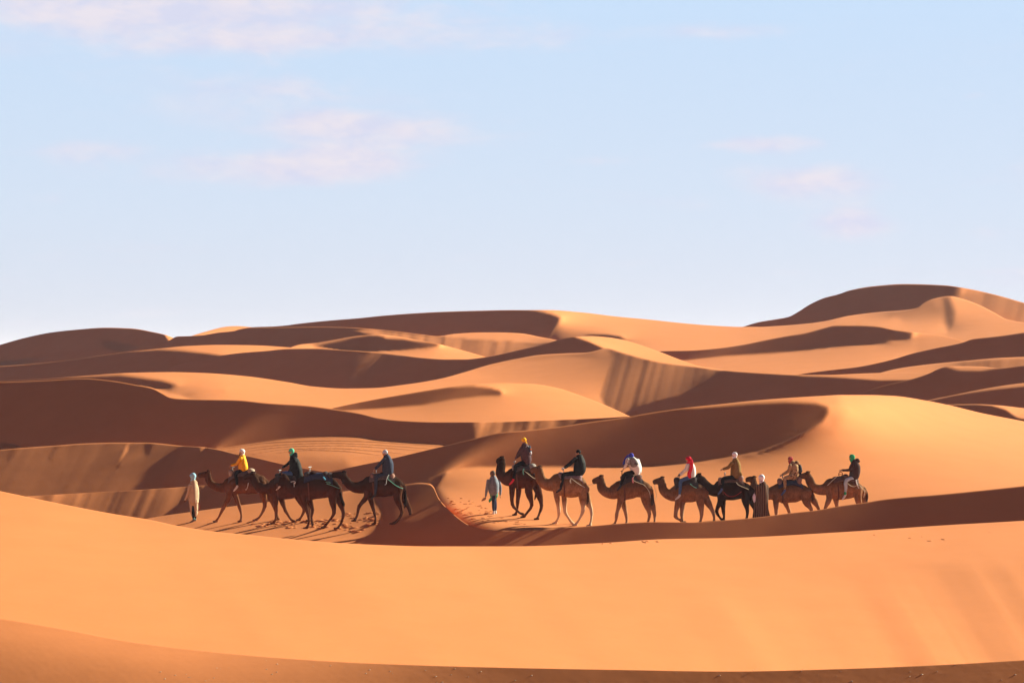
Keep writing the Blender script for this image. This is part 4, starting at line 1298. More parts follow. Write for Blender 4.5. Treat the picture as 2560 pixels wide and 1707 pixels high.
c8 = camel('D', CAMP, (1850, 1400), 'light tan camel under the rider with the long red scarf', TAN2,
    torso=[(1600, 780, 1000), (1680, 720, 1045), (1790, 690, 1060), (1900, 690, 1060), (2000, 720, 1040), (2080, 770, 1010), (2150, 850, 960)],
    neck=[(1680, 890, 105), (1600, 945, 85), (1510, 925, 76), (1440, 875, 68), (1405, 810, 64), (1402, 745, 60)],
    head=[(1400, 692, 62), (1345, 698, 50), (1290, 705, 38), (1262, 710, 29)],
    legs=[('f', 'n', [(1680, 960), (1665, 1080), (1628, 1290), (1690, 1350), (1760, 1415)]),
          ('f', 'f', [(1720, 960), (1745, 1090), (1735, 1270), (1742, 1350), (1735, 1430)]),
          ('h', 'n', [(2020, 880), (2050, 1060), (2072, 1260), (2055, 1370), (2030, 1440)]),
          ('h', 'f', [(2080, 880), (2165, 1040), (2260, 1210), (2285, 1320), (2280, 1430)])],
    tail=[(2150, 880, 14), (2172, 960, 12), (2168, 1040, 16), (2166, 1080, 6)], hump=(1890, 700, 60))
c9 = camel('E', CAMP, (1100, 1500), 'nearly black camel under the rider in the olive coat', BLK,
    torso=[(700, 790, 1010), (780, 700, 1060), (900, 680, 1095), (1020, 690, 1100), (1150, 700, 1085), (1270, 760, 1080), (1400, 860, 1080)],
    neck=[(780, 880, 125), (700, 905, 105), (600, 890, 95), (500, 820, 95), (430, 740, 92), (395, 690, 84)],
    head=[(385, 655, 72), (320, 670, 60), (255, 695, 46), (215, 710, 36)],
    legs=[('f', 'n', [(800, 960), (790, 1120), (718, 1305), (770, 1420), (835, 1520)]),
          ('f', 'f', [(850, 960), (840, 1120), (850, 1310), (862, 1420), (850, 1530)]),
          ('h', 'n', [(1270, 900), (1285, 1110), (1320, 1300), (1312, 1420), (1295, 1520)]),
          ('h', 'f', [(1350, 920), (1420, 1120), (1470, 1300), (1462, 1410), (1440, 1510)])],
    tail=[(1400, 900, 18), (1420, 980, 18), (1418, 1080, 24), (1415, 1130, 8)], hump=(1060, 700, 60), ny=-0.15)
c10 = camel('F', CAMP, (620, 1380), 'pale brown camel behind the man in the striped robe', TAN2,
    torso=[(170, 900, 1090), (250, 820, 1115), (380, 760, 1140), (520, 740, 1155), (680, 750, 1140), (830, 790, 1095), (960, 870, 1050)],
    neck=[(260, 950, 115), (160, 985, 92), (50, 985, 82), (-50, 930, 76), (-105, 860, 70), (-120, 780, 66)],
    head=[(-130, 705, 70), (-180, 690, 54), (-235, 690, 40), (-262, 695, 31)],
    legs=[('f', 'n', [(310, 1000), (312, 1150), (318, 1320), (310, 1430), (290, 1520)]),
          ('f', 'f', [(440, 1020), (500, 1150), (565, 1300), (590, 1420), (590, 1510)]),
          ('h', 'n', [(860, 940), (910, 1130), (1000, 1270), (1020, 1380), (1010, 1470)]),
          ('h', 'f', [(920, 930), (1040, 1080), (1140, 1240), (1170, 1340), (1175, 1440)])],
    tail=[(985, 880, 18), (1020, 960, 16), (1030, 1060, 22), (1040, 1130, 8)], hump=(560, 760, 60))
c11 = camel('F', CAMP, (1700, 1330), 'tan camel bringing up the rear under the rider with the green turban', TAN2,
    torso=[(1270, 760, 990), (1360, 670, 1050), (1480, 650, 1085), (1620, 650, 1090), (1760, 690, 1070), (1900, 760, 1050), (2040, 880, 1030)],
    neck=[(1370, 850, 120), (1270, 885, 98), (1150, 890, 84), (1040, 830, 78), (985, 740, 76), (960, 665, 70)],
    head=[(940, 610, 68), (880, 620, 56), (820, 630, 44), (782, 635, 34)],
    legs=[('f', 'n', [(1370, 940), (1350, 1080), (1285, 1240), (1250, 1350), (1220, 1440)]),
          ('f', 'f', [(1460, 950), (1490, 1090), (1520, 1260), (1530, 1360), (1520, 1440)]),
          ('h', 'n', [(1900, 880), (1925, 1070), (1955, 1250), (1930, 1340), (1900, 1420)]),
          ('h', 'f', [(1980, 890), (2045, 1080), (2080, 1240), (2075, 1330), (2050, 1400)])],
    tail=[(2040, 860, 20), (2080, 930, 22), (2100, 1010, 24), (2095, 1080, 22), (2080, 1130, 8)], hump=(1640, 670, 60), ny=-0.1)

# ---- cloths
GRYPAD = cloth('grey_saddle_cloth', (0.10, 0.075, 0.08), 0.95, 0.3)
BEIGE = cloth('beige_saddle_cushion', (0.34, 0.25, 0.20), 0.95, 0.2)
PINKISH = cloth('dusty_pink_cushion', (0.24, 0.13, 0.11), 0.95, 0.25)
DARKPAD = cloth('dark_saddle_cloth', (0.045, 0.035, 0.04), 0.95, 0.3)
BLUEPAD = cloth('blue_saddle_cloth', (0.032, 0.036, 0.075), 0.95, 0.3)
BROWNPAD = cloth('brown_saddle_cloth', (0.13, 0.07, 0.06), 0.95, 0.3)
REDPAD = cloth('red_saddle_cloth', (0.25, 0.03, 0.03), 0.95, 0.3)

saddle(c1, 'grey striped saddle with a pale bag, under the rider in the yellow jacket', 790, 1200, 505, GRYPAD,
       pad=[(1130, 520, 62, 52), (830, 540, 42, 52)], padcol=BEIGE, handle=(850, 470), drop=75)
saddle(c2, 'dark saddle under the rider in the long black coat', 760, 1200, 300, DARKPAD, pad=[(820, 330, 60, 60), (1190, 350, 60, 60)], handle=(860, 225), drop=80)
saddle(c3, 'empty dark blue padded saddle with a metal handle on the riderless camel', 370, 800, 545, BLUEPAD,
       pad=[(420, 575, 62, 55), (740, 590, 62, 58), (690, 560, 45, 42)], padcol=DARKPAD, handle=(450, 470), drop=78)
saddle(c4, 'grey saddle with a dusty pink cushion behind the rider in navy', 1350, 1730, 560, GRYPAD,
       pad=[(1690, 600, 48, 60), (1395, 600, 42, 60)], padcol=PINKISH, handle=(1450, 490), drop=78)
saddle(c5, 'grey saddle with a silvery cushion on the tall chestnut camel', 620, 965, 545, GRYPAD,
       pad=[(905, 575, 60, 55), (640, 590, 40, 55)], padcol=cloth('silver_cushion', (0.26, 0.23, 0.22), 0.9, 0.2), handle=(640, 510), drop=72)
saddle(c6, 'purplish grey saddle pad below the black puffer coat', 1330, 1680, 690, cloth('mauve_pad', (0.22, 0.14, 0.15), 0.95, 0.3),
       pad=[(1600, 725, 66, 45), (1340, 700, 46, 52)], handle=(1380, 620), drop=66)
saddle(c7, 'dark saddle cloth with a rolled blanket behind the rider in white', 690, 1080, 590, DARKPAD,
       pad=[(1000, 620, 62, 52), (740, 640, 55, 70)], padcol=BROWNPAD, handle=(715, 530, MHAIR), drop=78)
saddle(c8, 'black saddle with a red cloth corner below the red scarf', 1620, 2010, 640, DARKPAD, pad=[(1650, 690, 52, 82), (1930, 660, 60, 55)], handle=(1690, 590, MHAIR), drop=80)
saddle(c9, 'grey brown saddle with a beige bag behind the olive coat', 740, 1260, 650, BROWNPAD, pad=[(1185, 660, 66, 72), (800, 690, 55, 60)], padcol=PINKISH, handle=(880, 570), drop=66)
saddle(c10, 'navy blue saddle blanket below the rider in camouflage', 350, 830, 690, BLUEPAD, pad=[(760, 700, 60, 80), (390, 720, 55, 75)], padcol=PINKISH, handle=(440, 610), drop=72)
saddle(c11, 'brown saddle with a looped wooden grip on the last camel', 1430, 1960, 625, BROWNPAD, pad=[(1870, 720, 70, 60), (1680, 625, 55, 50)], handle=None, drop=66)

# ---- riders
YEL = cloth('yellow_down_jacket', (0.80, 0.36, 0.012), 0.6, 0.15, 8)
BLACKT = cloth('black_trousers', (0.010, 0.009, 0.013), 0.85, 0.2)
WHITE = cloth('white_shoe', (0.62, 0.60, 0.62), 0.6, 0.08)
WHT = cloth('white_knit', (0.66, 0.64, 0.66), 0.85, 0.08)
BLKC = cloth('black_padded_coat', (0.013, 0.012, 0.014), 0.7, 0.3, 8)
NAVY = cloth('navy_coat', (0.035, 0.042, 0.075), 0.8, 0.2)
JEANS = cloth('blue_jeans', (0.06, 0.12, 0.27), 0.85, 0.2)
LJEANS = cloth('light_jeans', (0.42, 0.50, 0.62), 0.85, 0.15)
GRN = cloth('green_turban_cloth', (0.02, 0.36, 0.17), 0.85, 0.25, 22)
TEAL = cloth('pale_green_turban_cloth', (0.10, 0.52, 0.36), 0.85, 0.25, 22)
LBLUE = cloth('light_blue_turban_cloth', (0.30, 0.52, 0.70), 0.85, 0.2, 22)
WTURB = cloth('white_turban_cloth', (0.74, 0.70, 0.80), 0.85, 0.12, 22)
RED = cloth('red_scarf_cloth', (0.62, 0.02, 0.05), 0.85, 0.2, 22)
MAROON = cloth('checked_maroon_scarf', (0.35, 0.05, 0.06), 0.85, 0.5, 40)
BLUE = cloth('deep_blue_scarf', (0.06, 0.07, 0.42), 0.85, 0.2, 22)
YTUR = cloth('yellow_turban_cloth', (0.80, 0.42, 0.02), 0.85, 0.15, 22)
GREY = cloth('grey_backpack_cloth', (0.20, 0.19, 0.20), 0.8, 0.2)
OLV = cloth('olive_coat', (0.20, 0.115, 0.040), 0.9, 0.2)
CAMO = cloth('camouflage_cloth', (0.36, 0.22, 0.12), 0.9, 0.15, blotch=[((0.10, 0.05, 0.03), 11, 0.55, 3), ((0.60, 0.44, 0.28), 13, 0.60, 9)])
PURP = cloth('dark_plum_jacket', (0.085, 0.045, 0.055), 0.8, 0.25)
REDSHOE = cloth('red_shoe', (0.65, 0.03, 0.06), 0.6, 0.1)
DSHOE = cloth('dark_shoe', (0.03, 0.03, 0.04), 0.7, 0.1)
BSHOE = cloth('blue_shoe', (0.08, 0.11, 0.25), 0.6, 0.2)
HOODIE = cloth('dark_brown_hoodie', (0.055, 0.028, 0.030), 0.9, 0.2)
LEFT = (-1, -0.15, 0)

GR = 'riders in the caravan'
p1 = person('A', c1['D'], 'rider in a bright yellow down jacket and white hat', (995, 240, 38), (-0.8, -0.6, 0), [(1002, 318, 46), (1005, 400, 62), (1012, 475, 66), (1000, 510, 60)],
    [('n', [(975, 335), (900, 425), (838, 448)]), ('f', [(985, 335), (920, 415), (830, 440)])],
    [('n', [(1005, 520), (905, 560), (920, 752)], (872, 808)), ('f', [(1000, 520), (900, 565), (915, 750)], (868, 800))],
    YEL, BLACKT, WHITE, headgear=('hat', WHT, 'scarf'), group=GR, puff=0.006)
drape_on(p1, 'hair', [(975, 250, 18), (965, 290, 16), (968, 320, 10)], MHAIR)
p2 = person('A', c2['D'], 'rider in a pale green turban and long black padded coat', (1735, 232, 38), (-1, -0.2, -0.1), [(1765, 320, 50), (1790, 420, 78), (1810, 530, 92), (1800, 575, 70)],
    [('n', [(1790, 370), (1735, 480), (1690, 555)]), ('f', [(1740, 370), (1660, 440), (1600, 475)])],
    [('n', [(1780, 570), (1610, 560), (1570, 740)], (1522, 788)), ('f', [(1770, 560), (1600, 560), (1560, 740)], (1520, 780))],
    BLKC, JEANS, WHITE, headgear=('turban', TEAL, 'scarf'), group=GR, hood=(BLKC, [(1800, 270, 34), (1805, 300, 34)]),
    skirt=[(1820, 500, 85), (1845, 600, 78), (1870, 655, 55)])
p4 = person('B', c4['D'], 'rider in a navy coat and pale grey cap', (1582, 258, 40), (-1, 0.3, 0), [(1610, 320, 52), (1625, 420, 76), (1625, 530, 78), (1600, 580, 62)],
    [('n', [(1575, 350), (1495, 430), (1440, 500)]), ('f', [(1570, 350), (1500, 420), (1430, 490)])],
    [('n', [(1590, 590), (1460, 615), (1435, 870)], (1372, 925)), ('f', [(1590, 590), (1465, 615), (1435, 870)], (1375, 925))],
    NAVY, NAVY, DSHOE, headgear=('cap', cloth('grey_cap', (0.42, 0.45, 0.55), 0.8, 0.2), 'beanie'), group=GR)
drape_on(p4, 'hair', [(1600, 255, 30), (1612, 285, 24)], MHAIR)
p5 = person('C', c5['D'], 'rider in a yellow turban with red shoes and a backpack', (778, 190, 38), (-0.6, 0.8, 0), [(795, 265, 48), (800, 350, 72), (815, 440, 72), (825, 495, 66)],
    [('n', [(745, 300), (690, 400), (655, 460)]), ('f', [(800, 300), (720, 400), (665, 450)])],
    [('n', [(800, 510), (665, 565), (620, 775)], (535, 868)), ('f', [(800, 510), (670, 560), (625, 770)], (545, 860))],
    PURP, BLACKT, REDSHOE, headgear=('turban', YTUR, 'beanie'), group=GR)
drape_on(p5, 'neck_scarf', [(800, 215, 26), (815, 240, 24)], YTUR)
backpack(p5['fr'], 'navy backpack with an orange patch on the yellow turbaned rider', 862, 345, 38, 78, NAVY, cloth('pale_trim', (0.55, 0.55, 0.62), 0.8, 0.2), dy=-0.05,
         patch=cloth('orange_patch', (0.75, 0.18, 0.03), 0.7, 0.1))
p6 = person('C', c6['D'], 'rider in a black puffer coat and black hat holding a phone', (1600, 372, 38), (-1, -0.1, -0.1), [(1615, 440, 52), (1625, 520, 78), (1620, 620, 84), (1590, 690, 70)],
    [('n', [(1565, 460), (1480, 545), (1400, 600)]), ('f', [(1560, 460), (1470, 540), (1390, 590)])],
    [('n', [(1570, 700), (1390, 690), (1335, 905)], (1262, 960)), ('f', [(1570, 700), (1390, 690), (1335, 905)], (1265, 955))],
    BLKC, BLACKT, DSHOE, headgear=('hat', BLKC, 'beanie'), group=GR, hood=(BLKC, [(1635, 425, 38), (1645, 450, 40)]), puff=0.006)
p7 = person('D', c7['D'], 'rider in white leaning forward, deep blue scarf over the head', (868, 275, 42), (-0.5, 0.85, -0.2), [(880, 330, 58), (920, 400, 88), (945, 470, 86), (950, 530, 78)],
    [('n', [(810, 325), (790, 420), (748, 480)]), ('f', [(985, 340), (1025, 450), (1030, 560)])],
    [('n', [(935, 545), (770, 575), (690, 770)], (640, 830)), ('f', [(930, 545), (770, 575), (690, 760)], (640, 820))],
    WHT, BLACKT, DSHOE, headgear=('scarf', BLUE, 'scarf'), group=GR)
drape_on(p7, 'scarf_end', [(830, 270, 34), (790, 320, 32), (755, 380, 24), (735, 420, 10)], BLUE, dy=0.1)
backpack(p7['fr'], 'grey backpack on the rider in white', 912, 375, 68, 72, GREY, cloth('dark_grey_trim', (0.10, 0.095, 0.10), 0.8, 0.2), dy=-0.24, tilt=-0.3, depth=0.09)
p8 = person('D', c8['D'], 'rider in a white top with a long red headscarf', (1845, 330, 42), (-1, 0.1, 0), [(1885, 405, 46), (1900, 480, 64), (1905, 560, 66), (1890, 625, 66)],
    [('n', [(1835, 425), (1795, 520), (1710, 598)]), ('f', [(1850, 425), (1780, 520), (1690, 590)])],
    [('n', [(1880, 640), (1725, 690), (1695, 935)], (1618, 1000)), ('f', [(1880, 640), (1730, 690), (1700, 930)], (1625, 995))],
    WHT, JEANS, WHITE, headgear=('headscarf', RED, 'scarf'), group=GR)
drape_on(p8, 'scarf_end', [(1880, 340, 40), (1900, 420, 34), (1885, 500, 30), (1862, 570, 34), (1868, 640, 30)], RED, dy=-0.20, ry=0.5)
p9 = person('E', c9['D'], 'rider in an olive brown coat and white turban', (1068, 215, 46), (-1, 0.05, 0), [(1085, 310, 58), (1095, 420, 88), (1095, 530, 92), (1085, 620, 88)],
    [('n', [(1020, 370), (940, 460), (845, 492)]), ('f', [(1020, 370), (950, 450), (840, 485)])],
    [('n', [(1070, 650), (855, 670), (815, 880)], (745, 965)), ('f', [(1070, 650), (855, 670), (815, 880)], (745, 955))],
    OLV, BLACKT, BSHOE, headgear=('turban', WTURB, 'wrap'), group=GR)
drape_on(p9, 'coat_tail', [(1140, 540, 50), (1175, 590, 44), (1200, 625, 26)], OLV, dy=-0.12)
p10 = person('F', c10['D'], 'rider in camouflage clothes and maroon scarf', (592, 300, 46), (-0.85, -0.5, 0), [(640, 380, 60), (665, 460, 86), (675, 550, 80), (650, 630, 84)],
    [('n', [(590, 420), (555, 540), (440, 600)]), ('f', [(600, 420), (550, 530), (430, 595)])],
    [('n', [(640, 645), (495, 660), (485, 900)], (405, 990)), ('f', [(640, 645), (500, 660), (490, 890)], (410, 985))],
    CAMO, CAMO, BSHOE, headgear=('scarf', MAROON, 'wrap'), group=GR, hood=(CAMO, [(720, 355, 40), (745, 380, 34)]))
backpack(p10['fr'], 'black backpack sticking out behind the rider in camouflage', 775, 490, 52, 75, DSHOE, DSHOE, dy=0.05, depth=0.12)
p11 = person('F', c11['D'], 'rider in a dark hoodie, light jeans and green turban', (1800, 262, 50), (-1, -0.1, 0), [(1845, 345, 58), (1865, 450, 92), (1860, 550, 94), (1840, 640, 88)],
    [('n', [(1800, 410), (1765, 505), (1620, 515)]), ('f', [(1800, 410), (1750, 505), (1600, 510)])],
    [('n', [(1830, 665), (1690, 710), (1672, 985)], (1610, 1068)), ('f', [(1830, 665), (1690, 710), (1675, 980)], (1615, 1060))],
    HOODIE, LJEANS, WHITE, headgear=('turban', GRN, 'wrap'), group=GR, hood=(HOODIE, [(1905, 310, 42), (1925, 335, 38)]), sock=GRN)

# ---- people on foot
GW = 'people on foot beside the camels'
_, Dw = at(PATH, *Frame('A', 90).px(270, 1285))
w1 = person('A', Dw, 'guide in a pale cream hooded robe and light blue turban', (252, 610, 44), (-0.6, 0.8, 0), [(262, 700, 50), (258, 800, 70), (262, 900, 70), (270, 1000, 66)],
    [('n', [(215, 740), (185, 860), (140, 960)]), ('f', [(300, 740), (325, 860), (320, 960)])],
    [('n', [(262, 1000), (262, 1130), (265, 1255)], (215, 1285)), ('f', [(285, 1000), (290, 1130), (288, 1260)], (275, 1290))],
    cloth('cream_robe', (0.46, 0.33, 0.23), 0.9, 0.12, 6), BLACKT, BROWNPAD, headgear=('turban', LBLUE, 'scarf'), group=GW,
    hood=(cloth('cream_hood', (0.40, 0.27, 0.18), 0.9, 0.15), [(275, 690, 42), (300, 705, 30), (300, 740, 20)]),
    robe=[(262, 690, 42), (262, 800, 84), (265, 920, 84), (268, 1040, 66), (272, 1130, 58), (272, 1180, 50)], skirt='walk',
    sock=cloth('teal_sock', (0.12, 0.26, 0.28), 0.9, 0.2), sleeve=0.07, skin=MSKIN2)
_, Dw2 = at(CAMP, *Frame('C', 90).px(335, 1290))
GJ = cloth('blue_grey_jacket', (0.17, 0.19, 0.25), 0.85, 0.25)
w2 = person('C', Dw2, 'person on foot in a blue grey jacket and brown hood seen from behind', (312, 690, 40), (0.1, 1, 0), [(320, 760, 52), (325, 840, 74), (325, 900, 74), (325, 960, 70)],
    [('n', [(245, 790), (225, 900), (205, 1030)]), ('f', [(400, 790), (428, 900), (425, 1010)])],
    [('n', [(330, 960), (325, 1100), (325, 1260)], (318, 1300)), ('f', [(340, 960), (345, 1100), (355, 1250)], (365, 1295))],
    GJ, cloth('dark_jeans', (0.03, 0.035, 0.075), 0.85, 0.2), WHITE, headgear=('hood', cloth('brown_hood', (0.14, 0.10, 0.085), 0.9, 0.2), 'scarf'), group=GW, skirt='walk')
drape_on(w2, 'green_wrap', [(330, 950, 66), (330, 1010, 64), (325, 1060, 46)], cloth('green_wrap_cloth', (0.10, 0.24, 0.17), 0.9, 0.2), ry=0.95)
drape_on(w2, 'wrap_corner', [(290, 1060, 20), (270, 1090, 24), (262, 1115, 10)], cloth('bright_green_cloth', (0.05, 0.35, 0.22), 0.9, 0.2), dy=-0.1)
paper = raw('paper_bag', [tube_mesh([(w2['fr'](205, 1050, -0.15), 0.03, 0.06), (w2['fr'](180, 1070, -0.15), 0.06, 0.09), (w2['fr'](148, 1092, -0.15), 0.025, 0.08)], 8, 2)],
            cloth('tan_paper', (0.35, 0.20, 0.12), 0.9, 0.2), None)
tag(paper, 'crumpled tan bag in the hand of the person in the blue grey jacket', 'bag')
c9D = c9['D']
w3 = person('H', c9D - 0.9, 'man in a striped brown robe and white turban standing beside the black camel', (525, 440, 72), (-0.2, 1, 0), [(560, 580, 80), (555, 700, 110), (545, 850, 110), (540, 1000, 110)],
    [('n', [(450, 640), (400, 800), (370, 880)]), ('f', [(640, 640), (660, 800), (640, 900)])],
    [('n', [(500, 1050), (480, 1250), (450, 1400)], (400, 1440)), ('f', [(580, 1050), (590, 1250), (590, 1400)], (580, 1450))],
    cloth('striped_brown_robe', (0.040, 0.020, 0.016), 0.95, 0.2, 8, stripes=((0.22, 0.13, 0.09), 4.2)), BLACKT, DSHOE,
    headgear=('turban', cloth('white_blue_turban', (0.74, 0.70, 0.82), 0.85, 0.12, blotch=[((0.12, 0.14, 0.34), 14, 0.60, 2)]), 'wrap'),
    robe=[(560, 570, 66), (550, 700, 140), (530, 900, 165), (515, 1150, 180), (520, 1370, 215), (522, 1440, 218)], skirt='walk', group=GW, sleeve=0.08, skin=MSKIN2)
drape_on(w3, 'white_cloth', [(350, 820, 18), (345, 900, 40), (350, 980, 36), (350, 1040, 12)], cloth('pale_lilac_cloth', (0.55, 0.50, 0.66), 0.9, 0.15), dy=-0.25, ry=0.5)

# ---- ropes
def FP(fr, x, y, dy=0.0):
    return fr(x, y, dy)
a = c1['fr']
rope('lead_rope', 'pinkish rope loop hanging from the guide in the pale robe', [a(330, 1000, -0.1), a(352, 1060, -0.1), a(350, 1110, -0.1), a(325, 1125, -0.1), a(308, 1080, -0.1), a(312, 960, -0.1)], MROPER, 0.010)
rope('cord', 'white cord hanging on the flank of the first camel', [a(1090, 705, -0.45), a(1080, 760, -0.47), a(1060, 805, -0.45), a(1045, 800, -0.45)], MROPEW, 0.012)
a = c3['fr']
rope('cord', 'white looped cord between the front camels, right of the brown head', [a(165, 690, -0.3), a(200, 680, -0.3), a(232, 690, -0.3), a(225, 715, -0.3), a(213, 700, -0.3), a(213, 760, -0.3)], MROPEW, 0.012)
rope('cord', 'green cord coiled on the haunch of the riderless camel', [a(690, 690, -0.45), a(740, 690, -0.47), a(760, 710, -0.47), a(700, 715, -0.47), a(780, 740, -0.46), a(850, 770, -0.42), a(900, 785, -0.35)], MROPEG, 0.010)
rope('cord', 'light blue tassel on the saddle of the riderless camel', [a(655, 620, -0.48), a(672, 640, -0.5), a(680, 655, -0.5)], cloth('blue_tassel', (0.10, 0.40, 0.65), 0.8, 0.1), 0.03)
a = c4['fr']
rope('lead_rope', 'green rope from the navy rider\'s saddle to the tail', [a(1640, 590, -0.44), a(1625, 640, -0.47), a(1680, 690, -0.47), a(1760, 750, -0.43), a(1850, 790, -0.3)], MROPEG, 0.012)
rope('cord', 'white cord below the saddle of the rider in navy', [a(1640, 580, -0.44), a(1612, 640, -0.49), a(1600, 720, -0.49), a(1580, 730, -0.49)], MROPEW, 0.010)
a = c5['fr']
rope('cord', 'green knotted cord on the saddle of the tall chestnut camel', [a(780, 615, -0.44), a(770, 650, -0.46), a(778, 695, -0.46)], MROPEG, 0.022)
rope('lead_rope', 'pale rope from the tall chestnut camel\'s saddle to the next camel', [a(785, 640, -0.44), a(850, 690, -0.42), a(920, 745, -0.35), a(960, 760, -0.3)], MROPE, 0.013)
a = c6['fr']
rope('cord', 'pale knotted cord on the saddle below the black puffer coat', [a(1500, 750, -0.44), a(1480, 790, -0.46), a(1490, 825, -0.46)], MROPE, 0.026)
rope('lead_rope', 'pale rope running back over the haunch of the white legged camel', [a(1490, 750, -0.44), a(1580, 820, -0.45), a(1660, 870, -0.40), a(1720, 900, -0.2)], MROPE, 0.014)
rope('lead_rope', 'thin rope stretched to the nose of the camel behind the white legged one', [a(1700, 852, 0.0), a(1760, 855, 0.0), a(1835, 842, 0.0)], MROPE, 0.009)
a = c7['fr']
rope('cord', 'pink tassel on the saddle of the rider in white', [a(900, 640, -0.44), a(895, 680, -0.46), a(905, 720, -0.46)], cloth('pink_tassel', (0.55, 0.16, 0.18), 0.8, 0.2), 0.026)
rope('lead_rope', 'pale cord from saddle to haunch on the camel of the rider in white', [a(965, 560, -0.40), a(905, 640, -0.44), a(920, 690, -0.46), a(1010, 730, -0.45), a(1100, 770, -0.42), a(1180, 880, -0.34), a(1200, 980, -0.3)], MROPE, 0.012)
a = c8['fr']
rope('lead_rope', 'slack rope hanging from the mouth of the light tan camel', [a(1275, 740, 0.0), a(1275, 820, 0.0), a(1298, 900, 0.0), a(1300, 980, 0.0), a(1280, 1015, 0.0), a(1235, 980, 0.0), a(1210, 940, 0.0)], MROPE, 0.009)
rope('cord', 'pale green knot on the black saddle behind the red scarf', [a(1880, 745, -0.46), a(1920, 780, -0.48), a(1985, 815, -0.46)], MROPEG, 0.014)
a = c9['fr']
rope('lead_rope', 'pale rope over the haunch of the black camel', [a(1105, 750, -0.44), a(1150, 800, -0.46), a(1250, 845, -0.44), a(1340, 885, -0.38)], MROPE, 0.013)
rope('cord', 'red cord slung under the flank of the black camel', [a(860, 940, -0.50), a(920, 1000, -0.48), a(1000, 1025, -0.46), a(1100, 1005, -0.48), a(1200, 930, -0.5)], MROPER, 0.014)
a = c11['fr']
rope('lead_rope', 'grey rope across the shoulder of the last camel', [a(1500, 640, -0.40), a(1400, 730, -0.46), a(1325, 805, -0.42)], MROPE, 0.016)
rope('cord', 'pale cords bunched behind the saddle of the last camel', [a(1880, 700, -0.44), a(1900, 780, -0.47), a(1935, 860, -0.45)], MROPEW, 0.020)
rope('lead_rope', 'pale rope down the haunch of the last camel', [a(1710, 765, -0.50), a(1780, 815, -0.50), a(1850, 830, -0.48), a(1940, 800, -0.45), a(2010, 880, -0.38), a(2050, 940, -0.3), a(2030, 1040, -0.3)], MROPE, 0.014)
b1 = [a(1580 + 38 * math.cos(t), 590 + 48 * math.sin(t), -0.05) for t in [math.pi * 2 * k / 10 for k in range(11)]]
g_ = raw('saddle_grip', [tube_mesh([(p, 0.016, 0.016) for p in b1], 6, 2), tube_mesh([(a(1545, 590, -0.05), 0.012, 0.012), (a(1620, 590, -0.05), 0.012, 0.012)], 6, 1)],
         cloth('brown_wood', (0.16, 0.045, 0.02), 0.6, 0.2), None)
tag(g_, 'brown looped grip held by the rider in the dark hoodie', 'saddle grip')
ph = c6['fr'](1365, 612, -0.1)
V, F = ball_mesh((0, 0, 0), (0.05, 0.012, 0.065), 4, 3)
phone = raw('phone', [([ph + v for v in V], F)], cloth('pale_phone', (0.7, 0.68, 0.78), 0.4, 0.05, bump=0), None)
tag(phone, 'pale phone held out by the rider in the black puffer coat', 'phone')
# ------------------------------------------------------------------ marks in the sand
def ribbon_track(name, label, sh, pts, w=0.16, h=0.06):
    """a low berm thrown up by a wheel, following the ground"""
    n = 90; xs = np.array([p[0] for p in pts], float); ys = np.array([p[1] for p in pts], float)
    V = []; F = []
    X = np.linspace(xs[0], xs[-1], n); Y = pchip(xs, ys, X)
    P = [at(sh, X[i], Y[i])[0] for i in range(n)]
    rs = np.random.RandomState(int(xs[0] + ys[0]))
    for i in range(n):
        t = (P[min(i + 1, n - 1)] - P[max(i - 1, 0)]); t.z = 0; t.normalize()
        s = Vector((-t.y, t.x, 0))
        hh = h * math.sin(math.pi * i / (n - 1)) ** 0.3 * (0.6 + 0.5 * rs.rand())
        slope = (at(sh, X[i], Y[i] - 2)[0] - at(sh, X[i], Y[i] + 2)[0])
        g = slope.z / max(math.hypot(slope.x, slope.y), 1e-3)
        for o, z in ((-w, -0.03), (-w * 0.25, hh), (w * 0.25, hh), (w, -0.03)):
            V.append(P[i] + s * o + Vector((0, 0, z + g * o * s.y)))
    for i in range(n - 1):
        for k in range(3):
            a = i * 4 + k; F.append((a, a + 1, a + 5, a + 4))
    o = mesh_obj(name, V, F, SAND)
    tag(o, label=label, kind='structure')
arcs = [[(552, 1122), (600, 1115), (660, 1107), (720, 1103), (830, 1101), (930, 1104), (1010, 1109), (1108, 1114)],
        [(570, 1127), (640, 1118), (720, 1110), (830, 1107), (930, 1111), (1040, 1118), (1090, 1122)],
        [(600, 1130), (680, 1119), (760, 1114), (850, 1113), (950, 1118), (1060, 1126)],
        [(630, 1135), (720, 1122), (830, 1120), (930, 1126), (1020, 1134)],
        [(690, 1132), (780, 1124), (860, 1127), (960, 1138)],
        [(4, 1110), (20, 1112), (48, 1117)], [(2, 1116), (20, 1117), (40, 1120)]]
for i, a_ in enumerate(arcs):
    ribbon_track('tyre_track', 'curved tyre track across the sunlit flat', PLAIN, a_, w=0.30, h=0.036)

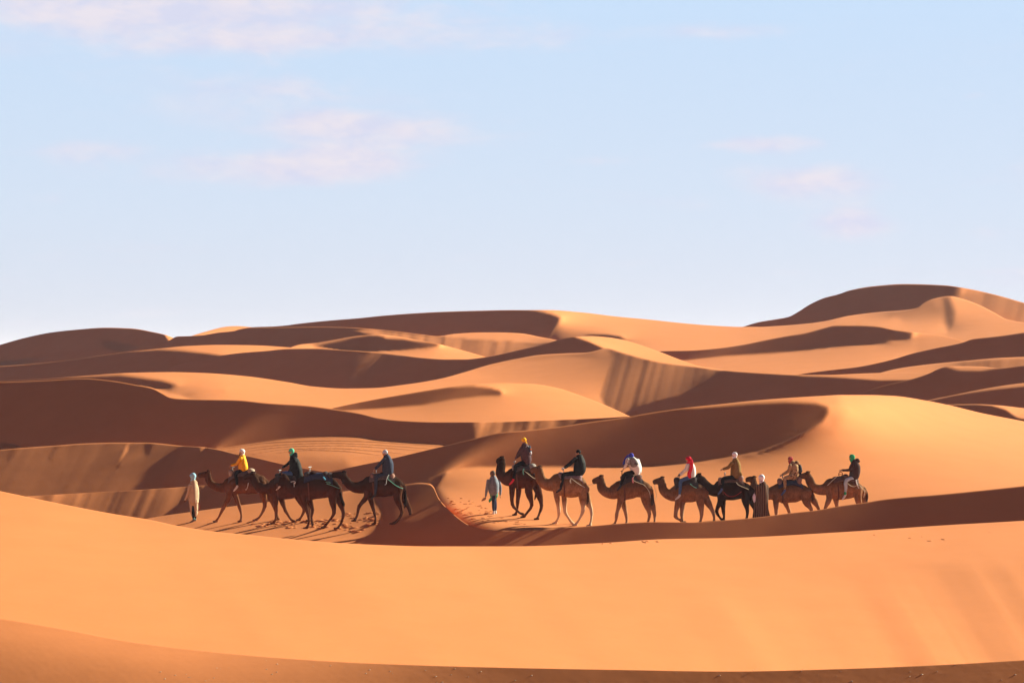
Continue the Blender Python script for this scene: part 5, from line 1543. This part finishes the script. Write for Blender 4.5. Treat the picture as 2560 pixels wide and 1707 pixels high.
def scatter_marks(name, label, sh, region, n, size, seed, mat=None, squash=0.35, kind='stuff'):
    """small kicked-up lumps and footprints, real bumps in the sand"""
    rs = np.random.RandomState(seed); parts = []
    R = np.array(region, float); x0, y0 = R.min(0); x1, y1 = R.max(0)
    k = 0
    while k < n:
        x = rs.uniform(x0, x1); y = rs.uniform(y0, y1)
        if poly_sd(region, np.array([x]), np.array([y]))[0] > 0: continue
        p, D_ = at(sh, x, y)
        s = size * (0.5 + rs.rand())
        V, F = ball_mesh((0, 0, 0), (s * rs.uniform(0.8, 1.8), s, s * squash), 7, 4)
        a = rs.uniform(0, 3.14)
        V = [Vector((v.x * math.cos(a) - v.y * math.sin(a), v.x * math.sin(a) + v.y * math.cos(a), v.z)) * (1 + 0.15 * rs.randn()) + p for v in V]
        parts.append((V, F)); k += 1
    V, F = join(parts)
    o = mesh_obj(name, V, F, mat or SAND)
    tag(o, label=label, kind=kind)
scatter_marks('footprints', 'trodden footprints round the front camels', PATH, [(860, 1280), (965, 1280), (962, 1300), (900, 1328), (780, 1322), (600, 1312), (640, 1300), (850, 1297)], 110, 0.085, 3, squash=0.2)
scatter_marks('footprints', 'trodden footprints left of the hooded walker', CAMP, [(1110, 1245), (1160, 1242), (1260, 1290), (1330, 1312), (1200, 1305), (1140, 1282)], 70, 0.075, 4, squash=0.2)
scatter_marks('footprints', 'a few old footprints under the crest of the foreground dune', FRONT, [(2150, 1335), (2368, 1322), (2560, 1314), (2560, 1375), (2300, 1355), (2100, 1350)], 6, 0.07, 5, squash=0.2)
scatter_marks('footprints', 'scuffs along the sharp foreground crest', FRONT, [(1498, 1359), (1661, 1349), (1661, 1353), (1498, 1363)], 8, 0.06, 6, squash=0.25)
GRIT = cloth('pale_grit', (0.55, 0.42, 0.32), 0.8, 0.3)
scatter_marks('grit', 'pale grit lying on the near rise', NEAR, [(500, 1640), (925, 1665), (1600, 1680), (2560, 1655), (2560, 1707), (300, 1707)], 60, 0.007, 7, GRIT, 0.5)
